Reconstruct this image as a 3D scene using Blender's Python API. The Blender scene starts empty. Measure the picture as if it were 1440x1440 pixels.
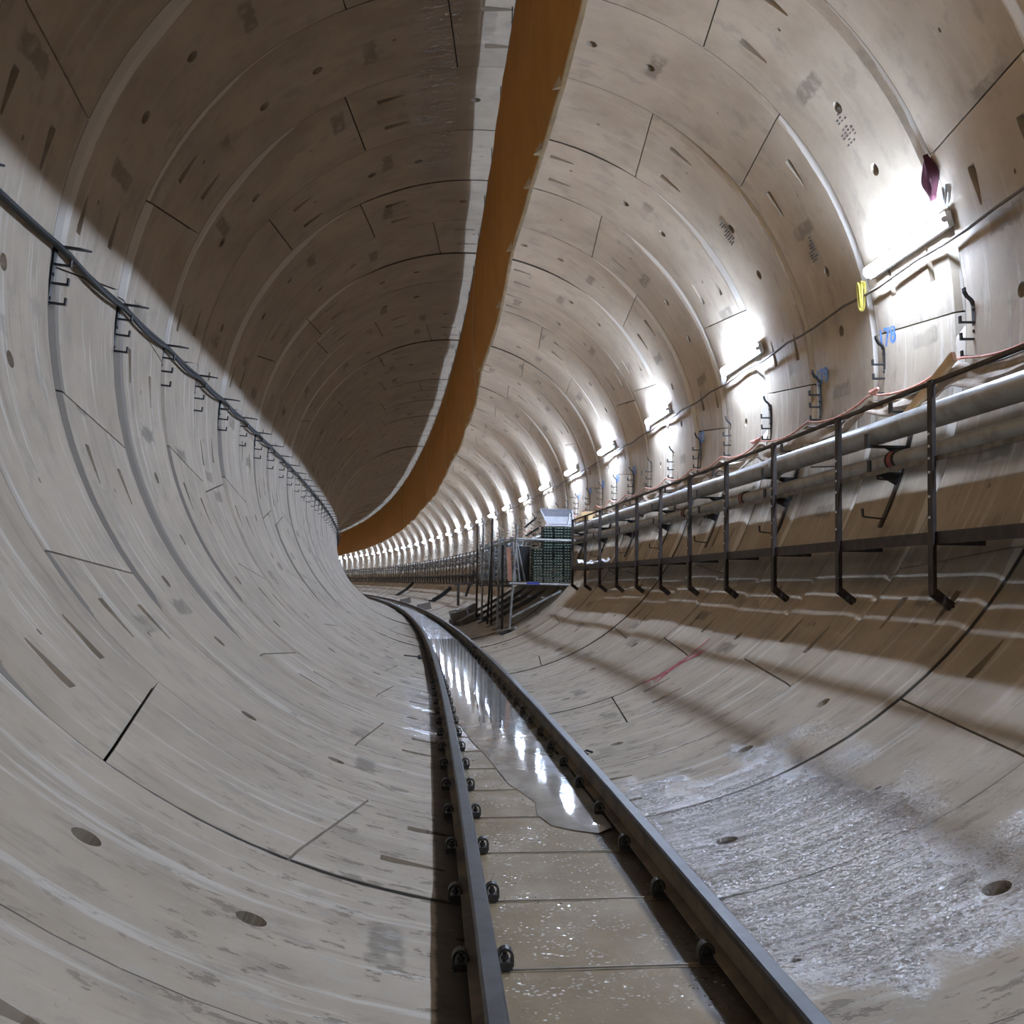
import bpy, bmesh, math, random
from mathutils import Vector, Matrix, noise
from mathutils.geometry import delaunay_2d_cdt

random.seed(7)
PI = math.pi
SC = bpy.context.scene
COL = SC.collection

# ---------------------------------------------------------------- tunnel frame
RC = 541.70            # plan radius of the tunnel axis (curves to the left)
R = 3.0                # inner radius of the lining
RL = 1.4058            # ring length
S0 = 6.8517            # chainage of the near joint of ring 178

def W(s, lat, z):
    t = s / RC
    r = RC + lat
    return Vector((-RC + r * math.cos(t), r * math.sin(t), z))

def frame(s, lat=0.0, z=0.0):
    """local x = right across the tunnel, y = along it, z = up"""
    t = s / RC
    m = Matrix(((math.cos(t), -math.sin(t), 0, 0), (math.sin(t), math.cos(t), 0, 0), (0, 0, 1, 0), (0, 0, 0, 1)))
    return Matrix.Translation(W(s, lat, z)) @ m

def wall_frame(s, deg, r=R, left=False):
    """frame on the lining: y up along the wall, z out of the wall into the tunnel"""
    a = math.radians(deg)
    t = s / RC
    n = Vector((math.cos(t), math.sin(t), 0))
    up = Vector((0, 0, 1))
    y = n * (-math.sin(a)) + up * math.cos(a)
    zz = -(n * math.cos(a) + up * math.sin(a))
    if left:
        y = -y
    x = y.cross(zz)
    p = W(s, r * math.cos(a), r * math.sin(a))
    return Matrix(((x.x, y.x, zz.x, p.x), (x.y, y.y, zz.y, p.y), (x.z, y.z, zz.z, p.z), (0, 0, 0, 1)))

# ---------------------------------------------------------------- camera, world, exposure
cam_d = bpy.data.cameras.new('camera')
cam = bpy.data.objects.new('camera', cam_d)
COL.objects.link(cam)
cam_d.sensor_width = 36.0
cam_d.lens = 36.0 * 1496.62 / 1440.0
cam_d.shift_x = (720 - 783.758) / 1440.0
cam_d.shift_y = (745.445 - 720) / 1440.0
cam_d.clip_start = 0.05
cam_d.clip_end = 400
def _cam():
    yaw, pitch, roll = -0.1104, 0.0495, 0.010
    fw = Vector((-math.sin(yaw), math.cos(yaw), 0))
    rt = Vector((math.cos(yaw), math.sin(yaw), 0))
    up = Vector((0, 0, 1))
    f2 = fw * math.cos(pitch) + up * math.sin(pitch)
    u2 = up * math.cos(pitch) - fw * math.sin(pitch)
    r3 = rt * math.cos(roll) + u2 * math.sin(roll)
    u3 = u2 * math.cos(roll) - rt * math.sin(roll)
    m = Matrix(((r3.x, u3.x, -f2.x, -0.6178), (r3.y, u3.y, -f2.y, 0.0), (r3.z, u3.z, -f2.z, -1.7676), (0, 0, 0, 1)))
    cam.matrix_world = m
_cam()
SC.camera = cam
wd = bpy.data.worlds.new('world')
SC.world = wd
wd.use_nodes = True
wd.node_tree.nodes['Background'].inputs[0].default_value = (0.012, 0.010, 0.008, 1)
wd.node_tree.nodes['Background'].inputs[1].default_value = 1.0
SC.view_settings.view_transform = 'Standard'
SC.view_settings.look = 'None'
SC.view_settings.gamma = 1.0
SC.view_settings.use_curve_mapping = False
SC.view_settings.exposure = 0.0
SC.cycles.max_bounces = 8
LAMP_POWER = 335.0
LAMP_COLOR = (0.595, 0.735, 1.0)

# ---------------------------------------------------------------- material helpers
class NT:
    def __init__(self, name):
        self.m = bpy.data.materials.new(name)
        self.m.use_nodes = True
        self.t = self.m.node_tree
        self.b = self.t.nodes['Principled BSDF']
    def n(self, typ, ins=None, **kw):
        nd = self.t.nodes.new(typ)
        for k, v in kw.items():
            setattr(nd, k, v)
        for k, v in (ins or {}).items():
            if isinstance(v, bpy.types.NodeSocket):
                self.t.links.new(v, nd.inputs[k])
            else:
                nd.inputs[k].default_value = v
        return nd
    def math(self, op, a, b=0.0, c=0.0, clamp=False):
        nd = self.n('ShaderNodeMath', operation=op)
        nd.use_clamp = clamp
        for i, v in enumerate((a, b, c)):
            if isinstance(v, bpy.types.NodeSocket):
                self.t.links.new(v, nd.inputs[i])
            else:
                nd.inputs[i].default_value = v
        return nd.outputs[0]
    def ramp(self, f, p0, p1, smooth=True):
        nd = self.n('ShaderNodeMapRange', {'Value': f, 'From Min': p0, 'From Max': p1})
        if smooth:
            nd.interpolation_type = 'SMOOTHSTEP'
        return nd.outputs[0]
    def noise(self, vec, scale, detail=4, rough=0.55):
        return self.n('ShaderNodeTexNoise', {'Vector': vec, 'Scale': scale, 'Detail': detail, 'Roughness': rough}).outputs['Fac']
    def scale(self, vec, xyz, off=None):
        nd = self.n('ShaderNodeMapping', {'Vector': vec, 'Scale': xyz})
        if off is not None:
            if isinstance(off, bpy.types.NodeSocket):
                self.t.links.new(off, nd.inputs['Location'])
            else:
                nd.inputs['Location'].default_value = off
        return nd.outputs[0]
    def mix(self, f, a, b):
        nd = self.n('ShaderNodeMix', data_type='RGBA')
        for idx, v in ((0, f), (6, a), (7, b)):
            if isinstance(v, bpy.types.NodeSocket):
                self.t.links.new(v, nd.inputs[idx])
            elif idx == 0:
                nd.inputs[0].default_value = v
            else:
                nd.inputs[idx].default_value = (*v, 1) if len(v) == 3 else v
        return nd.outputs[2]
    def set(self, k, v):
        if isinstance(v, bpy.types.NodeSocket):
            self.t.links.new(v, self.b.inputs[k])
        else:
            self.b.inputs[k].default_value = (*v, 1) if isinstance(v, tuple) and len(v) == 3 else v
    def bump(self, h, strength, dist=0.01, grit=None):
        b = self.n('ShaderNodeBump', {'Height': h, 'Strength': strength, 'Distance': dist})
        out = b.outputs[0]
        if grit is not None:                       # wet grains: each cell tilts its own little facet
            vec, scale, amount = grit
            vo = self.n('ShaderNodeTexVoronoi', {'Vector': vec, 'Scale': scale})
            d = self.n('ShaderNodeVectorMath', {0: vo.outputs['Color'], 1: (0.5, 0.5, 0.5)}, operation='SUBTRACT').outputs[0]
            sc = self.n('ShaderNodeVectorMath', {0: d}, operation='SCALE')
            self.t.links.new(amount, sc.inputs['Scale'])
            ad = self.n('ShaderNodeVectorMath', {0: out, 1: sc.outputs[0]}, operation='ADD').outputs[0]
            out = self.n('ShaderNodeVectorMath', {0: ad}, operation='NORMALIZE').outputs[0]
        self.t.links.new(out, self.b.inputs['Normal'])

def curvilinear(T):
    """lat and chainage of the shaded point (works anywhere in the tunnel)"""
    g = T.n('ShaderNodeNewGeometry').outputs['Position']
    sp = T.n('ShaderNodeSeparateXYZ', {0: g})
    xo = T.math('ADD', sp.outputs[0], RC)
    rr = T.math('SQRT', T.math('ADD', T.math('MULTIPLY', xo, xo), T.math('MULTIPLY', sp.outputs[1], sp.outputs[1])))
    lat = T.math('SUBTRACT', rr, RC)
    s = T.math('MULTIPLY', T.math('ARCTAN2', sp.outputs[1], xo), RC)
    return lat, s, sp.outputs[2], g

def box_mask(T, v, a0, a1, b0, b1):
    return T.math('MULTIPLY', T.ramp(v, a0, a1), T.math('SUBTRACT', 1.0, T.ramp(v, b0, b1)))

def mat_concrete():
    T = NT('lining_concrete')
    lat, s, z, pos = curvilinear(T)
    oi = T.n('ShaderNodeObjectInfo')
    rnd = oi.outputs['Random']
    uv = T.n('ShaderNodeUVMap').outputs[0]
    off = T.n('ShaderNodeCombineXYZ', {0: T.math('MULTIPLY', rnd, 37.0), 1: T.math('MULTIPLY', rnd, 53.0), 2: T.math('MULTIPLY', rnd, 11.0)}).outputs[0]
    p = T.scale(uv, (1, 1, 1), off)
    streak = T.noise(T.scale(uv, (0.5, 7.0, 1), off), 1.6, 6, 0.62)      # smears running round the ring
    fine = T.noise(T.scale(uv, (2.2, 16.0, 1), off), 1.7, 5, 0.6)
    blot = T.noise(p, 1.5, 5, 0.6)
    grain = T.noise(p, 46.0, 4, 0.6)
    lowr = T.math('ADD', 0.22, T.math('MULTIPLY', T.ramp(z, 1.3, 0.0), 0.78))
    base = T.mix(T.ramp(blot, 0.3, 0.72), (0.355, 0.285, 0.205), (0.470, 0.390, 0.292))
    base = T.mix(T.math('MULTIPLY', T.ramp(rnd, 0.0, 1.0, False), 0.35), base, (0.42, 0.345, 0.262))
    base = T.mix(T.math('MULTIPLY', T.ramp(streak, 0.54, 0.68), T.math('MULTIPLY', lowr, 0.75)), base, (0.57, 0.525, 0.45))
    base = T.mix(T.math('MULTIPLY', T.ramp(fine, 0.31, 0.22), T.math('MULTIPLY', lowr, 0.4)), base, (0.19, 0.16, 0.125))
    base = T.mix(T.math('MULTIPLY', T.ramp(streak, 0.42, 0.28), T.math('MULTIPLY', lowr, 0.55)), base, (0.20, 0.17, 0.135))
    mott = T.noise(T.scale(uv, (1.0, 1.7, 1), off), 3.3, 6, 0.7)
    base = T.mix(T.math('MULTIPLY', T.ramp(mott, 0.52, 0.66), 0.4), base, (0.25, 0.213, 0.17))
    # short dark grease smears left by the erector pads
    uvs = T.n('ShaderNodeSeparateXYZ', {0: uv})
    padb = T.noise(p, 7.0, 4, 0.6)
    rnd3 = T.math('FRACT', T.math('MULTIPLY', rnd, 91.7))
    pu = T.math('MULTIPLY', T.math('ABSOLUTE', T.math('SUBTRACT', T.math('FRACT', T.math('ADD', T.math('DIVIDE', uvs.outputs[0], 1.49), rnd3)), 0.5)), 1.49)
    pv = T.math('ABSOLUTE', T.math('SUBTRACT', uvs.outputs[1], T.math('ADD', 0.45, T.math('MULTIPLY', rnd3, 0.5))))
    pe = T.math('MULTIPLY', T.math('SUBTRACT', padb, 0.5), 0.14)
    padm = T.math('MULTIPLY', T.ramp(T.math('ADD', pu, pe), 0.075, 0.045), T.ramp(T.math('ADD', pv, pe), 0.23, 0.16))
    padm = T.math('MULTIPLY', padm, T.math('MULTIPLY', T.ramp(padb, 0.28, 0.5), T.ramp(T.noise(p, 0.9, 2, 0.5), 0.36, 0.52)))
    base = T.mix(T.math('MULTIPLY', padm, 0.6), base, (0.125, 0.105, 0.08))
    # ring joint mortar with step light painted in: pale high up, dark low left
    v_ = uvs.outputs[1]
    shf = T.math('ADD', T.math('MULTIPLY', T.ramp(z, 2.86, 1.7), T.ramp(z, -2.0, -1.2)), T.math('MULTIPLY', T.ramp(lat, -0.6, -1.2), T.math('MULTIPLY', T.ramp(z, 0.3, -0.2), T.ramp(z, -2.5, -1.7))), clamp=True)
    rnd2 = T.math('FRACT', T.math('MULTIPLY', rnd, 17.31))
    bw = T.math('MULTIPLY', shf, T.math('ADD', 0.05, T.math('MULTIPLY', rnd2, 0.17)))
    wob = T.math('MULTIPLY', T.math('SUBTRACT', T.noise(T.scale(uv, (1.2, 6.0, 1), off), 2.0, 4, 0.6), 0.5), 0.07)
    vb = T.math('ADD', v_, wob)
    bandm = T.math('MULTIPLY', T.math('LESS_THAN', vb, bw), T.ramp(bw, 0.012, 0.04))
    shadem = T.math('MULTIPLY', T.ramp(lat, 0.0, -0.6), T.ramp(z, 0.6, -0.1))
    bandc = T.mix(shadem, (0.66, 0.61, 0.53), (0.20, 0.175, 0.145))
    base = T.mix(T.math('MULTIPLY', bandm, 0.85), base, bandc)
    ed = T.math('MINIMUM', v_, T.math('SUBTRACT', RL, v_))
    edl = T.math('SUBTRACT', 1.0, T.ramp(T.math('ADD', ed, T.math('MULTIPLY', wob, 0.12)), 0.010, 0.017))
    base = T.mix(T.math('MULTIPLY', edl, 0.85), base, (0.045, 0.038, 0.03))
    # splashed mud and scuffs low in the invert
    low = T.ramp(z, -2.3, -2.85)
    chips = T.noise(T.scale(uv, (1.2, 2.4, 1), off), 4.6, 7, 0.72)
    base = T.mix(T.math('MULTIPLY', T.math('MULTIPLY', T.ramp(chips, 0.57, 0.62), low), 0.65), base, (0.155, 0.125, 0.09))
    base = T.mix(T.math('MULTIPLY', T.math('MULTIPLY', T.ramp(chips, 0.44, 0.38), low), 0.5), base, (0.42, 0.38, 0.32))
    base = T.mix(T.math('MULTIPLY', T.ramp(grain, 0.35, 0.2), 0.3), base, (0.16, 0.14, 0.11))
    # left rail's shadow on the invert, painted dark into the concrete colour
    rail_shade = box_mask(T, T.math('ADD', lat, T.math('MULTIPLY', T.math('SUBTRACT', chips, 0.5), 0.03)), -0.605, -0.59, -0.2, 0.0)
    base = T.mix(T.math('MULTIPLY', T.math('MULTIPLY', rail_shade, T.ramp(z, -2.8, -2.9)), 0.85), base, (0.040, 0.031, 0.023))
    # tan silt washed over the near invert
    silt = T.math('MULTIPLY', T.math('MULTIPLY', T.ramp(lat, 0.1, 0.5), T.ramp(s, 4.6, 3.0)), T.ramp(blot, 0.42, 0.58))
    silt = T.math('MULTIPLY', silt, low)
    base = T.mix(T.math('MULTIPLY', silt, 0.7), base, (0.33, 0.255, 0.17))
    # wet, gritty film beside the right rail and a little beside the left one
    edge = T.noise(T.scale(pos, (1.6, 0.9, 1.0)), 1.9, 5, 0.6)
    e2 = T.math('MULTIPLY', T.math('SUBTRACT', edge, 0.5), 2.6)
    wl = box_mask(T, T.math('ADD', lat, T.math('MULTIPLY', e2, 0.5)), 0.2, 0.35, 1.1, 1.65)
    ws = box_mask(T, T.math('ADD', s, T.math('MULTIPLY', e2, 1.0)), 2.9, 3.4, 5.7, 6.1)
    wet = T.math('MULTIPLY', wl, ws)
    wl2 = box_mask(T, lat, -0.95, -0.7, -0.45, -0.4)
    ws2 = box_mask(T, T.math('ADD', s, e2), 7.5, 8.5, 11.5, 13.0)
    wet2 = T.math('MULTIPLY', T.math('MULTIPLY', wl2, ws2), T.ramp(fine, 0.45, 0.6))
    wet = T.math('MAXIMUM', wet, wet2)
    grit = T.noise(pos, 70.0, 3, 0.7)
    wetc = T.mix(T.ramp(streak, 0.35, 0.62), (0.19, 0.165, 0.135), (0.38, 0.345, 0.30))
    base = T.mix(T.math('MULTIPLY', wet, 0.75), base, wetc)
    T.set('Base Color', base)
    rough = T.n('ShaderNodeMapRange', {'Value': blot, 'To Min': 0.62, 'To Max': 0.85}).outputs[0]
    rm = T.n('ShaderNodeMix', data_type='FLOAT')
    for i, v in ((0, wet), (2, rough)):
        T.t.links.new(v, rm.inputs[i])
    rm.inputs[3].default_value = 0.14
    T.set('Roughness', rm.outputs[0])
    T.set('Specular IOR Level', T.math('ADD', 0.35, T.math('MULTIPLY', wet, 0.65)))
    h = T.math('ADD', T.math('MULTIPLY', grain, 0.12), T.math('MULTIPLY', T.math('MULTIPLY', streak, lowr), 0.25))
    h = T.math('ADD', h, T.math('MULTIPLY', T.math('MULTIPLY', grit, wet), 0.8))
    h = T.math('SUBTRACT', h, T.math('MULTIPLY', T.math('MULTIPLY', T.ramp(chips, 0.57, 0.62), low), 0.25))
    T.bump(h, 0.75, 0.012, (pos, 80.0, T.math('MULTIPLY', T.math('MULTIPLY', wet, T.ramp(fine, 0.38, 0.54)), 1.0)))
    T.t.links.new(T.b.inputs['Normal'].links[0].from_socket, T.b.inputs['Coat Normal'])
    T.set('Coat Weight', wet)
    T.b.inputs['Coat Roughness'].default_value = 0.07
    T.b.inputs['Coat IOR'].default_value = 1.45
    return T.m

def mat_simple(name, col, rough=0.6, metal=0.0, col2=None, nscale=8.0, bump=0.0, lo=0.4, hi=0.65, spec=0.5):
    T = NT(name)
    co = T.n('ShaderNodeTexCoord').outputs['Object']
    nz = T.noise(co, nscale, 5, 0.6)
    if col2:
        T.set('Base Color', T.mix(T.ramp(nz, lo, hi), col, col2))
    else:
        T.set('Base Color', T.mix(T.ramp(nz, 0.3, 0.7), tuple(c * 0.86 for c in col), tuple(min(1, c * 1.08) for c in col)))
    T.set('Roughness', rough)
    T.set('Metallic', metal)
    T.set('Specular IOR Level', spec)
    if bump:
        T.bump(nz, bump, 0.01)
    return T.m

def mat_mud():
    T = NT('wet_mud')
    lat, s, z, pos = curvilinear(T)
    n1 = T.noise(T.scale(pos, (1.5, 1.0, 1)), 1.6, 5, 0.6)
    n2 = T.noise(pos, 30.0, 3, 0.6)
    c = T.mix(T.ramp(n1, 0.3, 0.7), (0.235, 0.170, 0.095), (0.32, 0.238, 0.142))
    rail_shade = T.ramp(T.math('ADD', lat, T.math('MULTIPLY', T.math('SUBTRACT', n1, 0.5), 0.05)), 0.135, 0.165)  # right rail's shadow, painted as a dark band in the mud
    c = T.mix(T.math('MULTIPLY', rail_shade, 0.85), c, (0.045, 0.034, 0.024))
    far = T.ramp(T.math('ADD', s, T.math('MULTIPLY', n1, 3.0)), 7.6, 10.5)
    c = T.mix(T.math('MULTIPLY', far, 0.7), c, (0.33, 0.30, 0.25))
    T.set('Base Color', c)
    wetn = T.ramp(n1, 0.46, 0.66)
    sp = T.ramp(T.noise(pos, 62.0, 2, 0.5), 0.64, 0.72)
    r = T.math('SUBTRACT', 0.60, T.math('MULTIPLY', wetn, 0.18))
    r = T.math('SUBTRACT', r, T.math('MULTIPLY', sp, 0.36), clamp=True)
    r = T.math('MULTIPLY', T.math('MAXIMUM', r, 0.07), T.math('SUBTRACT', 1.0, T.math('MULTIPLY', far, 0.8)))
    T.set('Roughness', r)
    h = T.math('MULTIPLY', n2, T.math('SUBTRACT', 1.0, T.math('MULTIPLY', far, 0.85)))
    h = T.math('ADD', T.math('MULTIPLY', h, 0.6), T.math('MULTIPLY', sp, 1.6))
    vo2 = T.n('ShaderNodeTexVoronoi', {'Vector': pos, 'Scale': 105.0}).outputs['Color']
    pick = T.math('GREATER_THAN', T.n('ShaderNodeSeparateXYZ', {0: vo2}).outputs[0], 0.91)
    clus = T.ramp(T.noise(pos, 5.0, 3, 0.6), 0.42, 0.58)
    T.set('Specular IOR Level', T.math('ADD', 0.16, T.math('MULTIPLY', T.math('MAXIMUM', far, T.math('MULTIPLY', pick, clus)), 0.5)))
    T.bump(h, 0.35, 0.006, (pos, 105.0, T.math('MULTIPLY', T.math('MULTIPLY', pick, clus), T.math('MULTIPLY', T.math('SUBTRACT', 1.0, far), 0.8))))
    T.t.links.new(T.math('SUBTRACT', r, T.math('MULTIPLY', T.math('MULTIPLY', pick, clus), 0.3), clamp=True), T.b.inputs['Roughness'])
    return T.m

def mat_water():
    T = NT('milky_water')
    pos = T.n('ShaderNodeNewGeometry').outputs['Position']
    n = T.noise(T.scale(pos, (2, 1.2, 1)), 2.5, 4, 0.6)
    T.set('Base Color', T.mix(T.ramp(n, 0.35, 0.65), (0.22, 0.205, 0.18), (0.36, 0.345, 0.32)))
    T.set('Roughness', 0.05)
    T.bump(T.noise(pos, 6.0, 2, 0.5), 0.10, 0.01)
    return T.m

def mat_fabric():
    T = NT('yellow_duct_fabric')
    co = T.n('ShaderNodeNewGeometry').outputs['Position']
    nz = T.noise(co, 2.2, 5, 0.6)
    col = T.mix(T.ramp(nz, 0.3, 0.7), (0.50, 0.255, 0.060), (0.60, 0.325, 0.085))
    T.set('Base Color', col)
    T.set('Roughness', 0.55)
    T.set('Specular IOR Level', 0.25)
    T.bump(T.noise(co, 5.0, 3, 0.5), 0.25, 0.03)
    tr = T.n('ShaderNodeBsdfTranslucent', {'Color': (0.62, 0.31, 0.07, 1)})
    ms = T.n('ShaderNodeMixShader', {0: 0.22})
    T.t.links.new(T.b.outputs[0], ms.inputs[1])
    T.t.links.new(tr.outputs[0], ms.inputs[2])
    T.t.links.new(ms.outputs[0], T.t.nodes['Material Output'].inputs[0])
    return T.m

def mat_emit(name, col, power):
    T = NT(name)
    T.set('Base Color', (0.9, 0.9, 0.9))
    T.set('Emission Color', col)
    T.set('Emission Strength', power)
    return T.m

M = {}
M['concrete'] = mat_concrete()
M['joint'] = mat_simple('joint_packer', (0.018, 0.016, 0.014), 0.9)
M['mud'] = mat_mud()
M['water'] = mat_water()
M['sleeper'] = mat_simple('muddy_sleeper_strap', (0.26, 0.20, 0.13), 0.5, 0.0, (0.12, 0.09, 0.06), 3.0)
M['fabric'] = mat_fabric()
M['duct_edge'] = mat_simple('duct_seam_tape', (0.85, 0.70, 0.46), 0.6)
M['lamp'] = mat_emit('lamp_tube', LAMP_COLOR, LAMP_POWER)
M['lamp_case'] = mat_simple('lamp_case', (0.75, 0.76, 0.76), 0.4)
M['black'] = mat_simple('black_painted_steel', (0.012, 0.011, 0.011), 0.5)
M['rust'] = mat_simple('dark_rusted_steel', (0.030, 0.021, 0.017), 0.6, 0.0, (0.060, 0.040, 0.030), 12.0, 0.2)
M['galv'] = mat_simple('galvanised_pipe', (0.36, 0.36, 0.35), 0.42, 0.15, (0.25, 0.24, 0.22), 6.0)
M['angle'] = mat_simple('dusty_angle_iron', (0.20, 0.18, 0.155), 0.6, 0.0, (0.10, 0.085, 0.07), 10.0)
M['deck'] = mat_simple('walkway_plank', (0.085, 0.065, 0.045), 0.8, 0.0, (0.14, 0.105, 0.07), 4.0)
M['rail_side'] = mat_simple('dirty_rail_steel', (0.040, 0.031, 0.024), 0.6, 0.0, (0.095, 0.072, 0.050), 5.0, 0.3)
M['rail_web'] = mat_simple('muddy_rail_web', (0.20, 0.15, 0.095), 0.7, 0.0, (0.09, 0.068, 0.046), 3.0, 0.3)
M['rail_top'] = mat_simple('worn_rail_head', (0.050, 0.048, 0.048), 0.42, 0.12, (0.022, 0.019, 0.017), 7.0)
M['clip'] = mat_simple('rail_clip_steel', (0.022, 0.018, 0.015), 0.45, 0.0, (0.06, 0.05, 0.04), 25.0)
M['cable'] = mat_simple('black_cable', (0.014, 0.0145, 0.015), 0.65)
M['grey_cable'] = mat_simple('grey_brown_cable', (0.11, 0.085, 0.065), 0.6)
M['yellow'] = mat_simple('yellow_cable', (0.72, 0.60, 0.12), 0.5)
M['white'] = mat_simple('white_plastic', (0.72, 0.72, 0.72), 0.5)
M['wood'] = mat_simple('pale_sawn_timber', (0.58, 0.40, 0.20), 0.75, 0.0, (0.68, 0.50, 0.29), 6.0)
M['wood_end'] = mat_simple('timber_end_grain', (0.50, 0.28, 0.18), 0.8)
M['board'] = mat_simple('orange_brown_board', (0.42, 0.20, 0.12), 0.7)
M['hessian'] = mat_simple('brown_dust_sheet', (0.40, 0.33, 0.26), 0.9, 0.0, (0.30, 0.235, 0.175), 9.0, 0.4)
M['pink'] = mat_simple('pink_rope', (0.62, 0.25, 0.18), 0.8, 0.0, (0.66, 0.42, 0.34), 14.0)
M['maroon'] = mat_simple('maroon_cloth', (0.060, 0.011, 0.020), 0.9)
M['paper'] = mat_simple('crumpled_white_sheet', (0.78, 0.78, 0.80), 0.7)
M['blue'] = mat_simple('blue_spray_paint', (0.06, 0.17, 0.50), 0.8, 0.0, (0.13, 0.26, 0.56), 14.0)
M['red'] = mat_simple('red_spray_paint', (0.52, 0.025, 0.06), 0.8, 0.0, (0.60, 0.12, 0.14), 18.0)
M['redc'] = mat_simple('red_pipe_coupling', (0.36, 0.085, 0.07), 0.6)
M['green'] = mat_simple('dark_green_plastic', (0.006, 0.020, 0.010), 0.55)
M['pale_green'] = mat_simple('pale_tray_slots', (0.34, 0.42, 0.32), 0.6)
M['tube'] = mat_simple('scaffold_tube_grey', (0.34, 0.34, 0.33), 0.45, 0.3, (0.22, 0.21, 0.20), 7.0)
M['alu'] = mat_simple('white_aluminium', (0.74, 0.75, 0.80), 0.4)
M['alu_grey'] = mat_simple('grey_aluminium', (0.24, 0.25, 0.30), 0.45)
M['fitting'] = mat_simple('blue_grey_fittings', (0.20, 0.235, 0.255), 0.5, 0.3, (0.085, 0.095, 0.11), 16.0)
M['block'] = mat_simple('dusty_concrete_block', (0.22, 0.20, 0.175), 0.85)
M['mark'] = mat_simple('cast_mark', (0.10, 0.09, 0.08), 0.9)
M['blue_tape'] = mat_simple('blue_tape', (0.05, 0.07, 0.35), 0.6)

# ---------------------------------------------------------------- mesh builder
class MB:
    def __init__(self):
        self.v, self.f, self.fm = [], [], []
    def add(self, vs, fs, mi=0):
        b = len(self.v)
        self.v += [Vector(p) for p in vs]
        for f in fs:
            self.f.append(tuple(b + i for i in f))
            self.fm.append(mi)
        return self
    def box(self, a, b, mtx=None, mi=0, bev=0.0):
        (x0, y0, z0), (x1, y1, z1) = a, b
        vs = [Vector(p) for p in ((x0, y0, z0), (x1, y0, z0), (x1, y1, z0), (x0, y1, z0), (x0, y0, z1), (x1, y0, z1), (x1, y1, z1), (x0, y1, z1))]
        if mtx is not None:
            vs = [mtx @ p for p in vs]
        return self.add(vs, [(3, 2, 1, 0), (4, 5, 6, 7), (0, 1, 5, 4), (1, 2, 6, 5), (2, 3, 7, 6), (3, 0, 4, 7)], mi)
    def sweep(self, pts, prof, up=Vector((0, 0, 1)), closed=True, cap=True, mi=0, scales=None):
        """prof: (side, up) pairs carried along pts"""
        pts = [Vector(p) for p in pts]
        n, k = len(pts), len(prof)
        b = len(self.v)
        for i, p in enumerate(pts):
            d = (pts[min(i + 1, n - 1)] - pts[max(i - 1, 0)]).normalized()
            u0 = up
            if abs(d.dot(u0)) > 0.95:
                u0 = Vector((1, 0, 0)) if abs(d.x) < 0.9 else Vector((0, 1, 0))
            side = d.cross(u0).normalized()
            uu = side.cross(d).normalized()
            sc = scales[i] if scales else 1.0
            for (a, c) in prof:
                self.v.append(p + side * a * sc + uu * c * sc)
        for i in range(n - 1):
            for j in range(k if closed else k - 1):
                j2 = (j + 1) % k
                self.f.append((b + i * k + j, b + (i + 1) * k + j, b + (i + 1) * k + j2, b + i * k + j2))
                self.fm.append(mi)
        if cap and closed:
            self.f.append(tuple(b + j for j in range(k)))
            self.f.append(tuple(b + (n - 1) * k + j for j in reversed(range(k))))
            self.fm += [mi, mi]
        return self
    def tube(self, pts, r, n=8, mi=0, cap=True, scales=None):
        return self.sweep(pts, [(r * math.cos(2 * PI * i / n), r * math.sin(2 * PI * i / n)) for i in range(n)], mi=mi, cap=cap, scales=scales)
    def bar(self, p, q, w, h, up=Vector((0, 0, 1)), mi=0):
        return self.sweep([p, q], [(-w / 2, -h / 2), (w / 2, -h / 2), (w / 2, h / 2), (-w / 2, h / 2)], up=up, mi=mi)
    def mesh(self, name, mats, smooth=False, angle=40):
        me = bpy.data.meshes.new(name)
        me.from_pydata([tuple(p) for p in self.v], [], self.f)
        if not isinstance(mats, (list, tuple)):
            mats = [mats]
        for m in mats:
            me.materials.append(M[m])
        if len(mats) > 1:
            me.polygons.foreach_set('material_index', self.fm)
        me.validate()
        if smooth:
            me.polygons.foreach_set('use_smooth', [True] * len(me.polygons))
            me.set_sharp_from_angle(angle=math.radians(angle))
        me.update()
        return me
    def build(self, name, mats, parent=None, mtx=None, smooth=False, angle=40, fix=True):
        me = self.mesh(name, mats, smooth, angle)
        if fix:
            bm = bmesh.new(); bm.from_mesh(me)
            bmesh.ops.recalc_face_normals(bm, faces=bm.faces)
            bm.to_mesh(me); bm.free()
        o = bpy.data.objects.new(name, me)
        COL.objects.link(o)
        if parent is not None:
            o.parent = parent
        if mtx is not None:
            o.matrix_basis = mtx
        return o

def thing(name, label, cat, mtx=None, group=None):
    o = bpy.data.objects.new(name, None)
    o.empty_display_size = 0.1
    COL.objects.link(o)
    if mtx is not None:
        o.matrix_world = mtx
    o['label'] = label; o['category'] = cat
    if group: o['group'] = group
    return o

def tag(o, label, cat, group=None):
    o['label'] = label; o['category'] = cat
    if group: o['group'] = group
    return o

KIDS = {}
def inst(name, me, parent=None, mtx=None):
    o = bpy.data.objects.new(name, me)
    COL.objects.link(o)
    if parent is not None:
        o.parent = parent
    if mtx is not None:
        o.matrix_basis = mtx
    return o

def copy_tree(root, mtx, label=None, group=None):
    c = root.copy(); COL.objects.link(c)
    c.matrix_basis = mtx
    if label: c['label'] = label
    if group: c['group'] = group
    for ch in root.children:
        d = ch.copy(); COL.objects.link(d); d.parent = c
        for g in ch.children:
            e = g.copy(); COL.objects.link(e); e.parent = d
    return c

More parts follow.
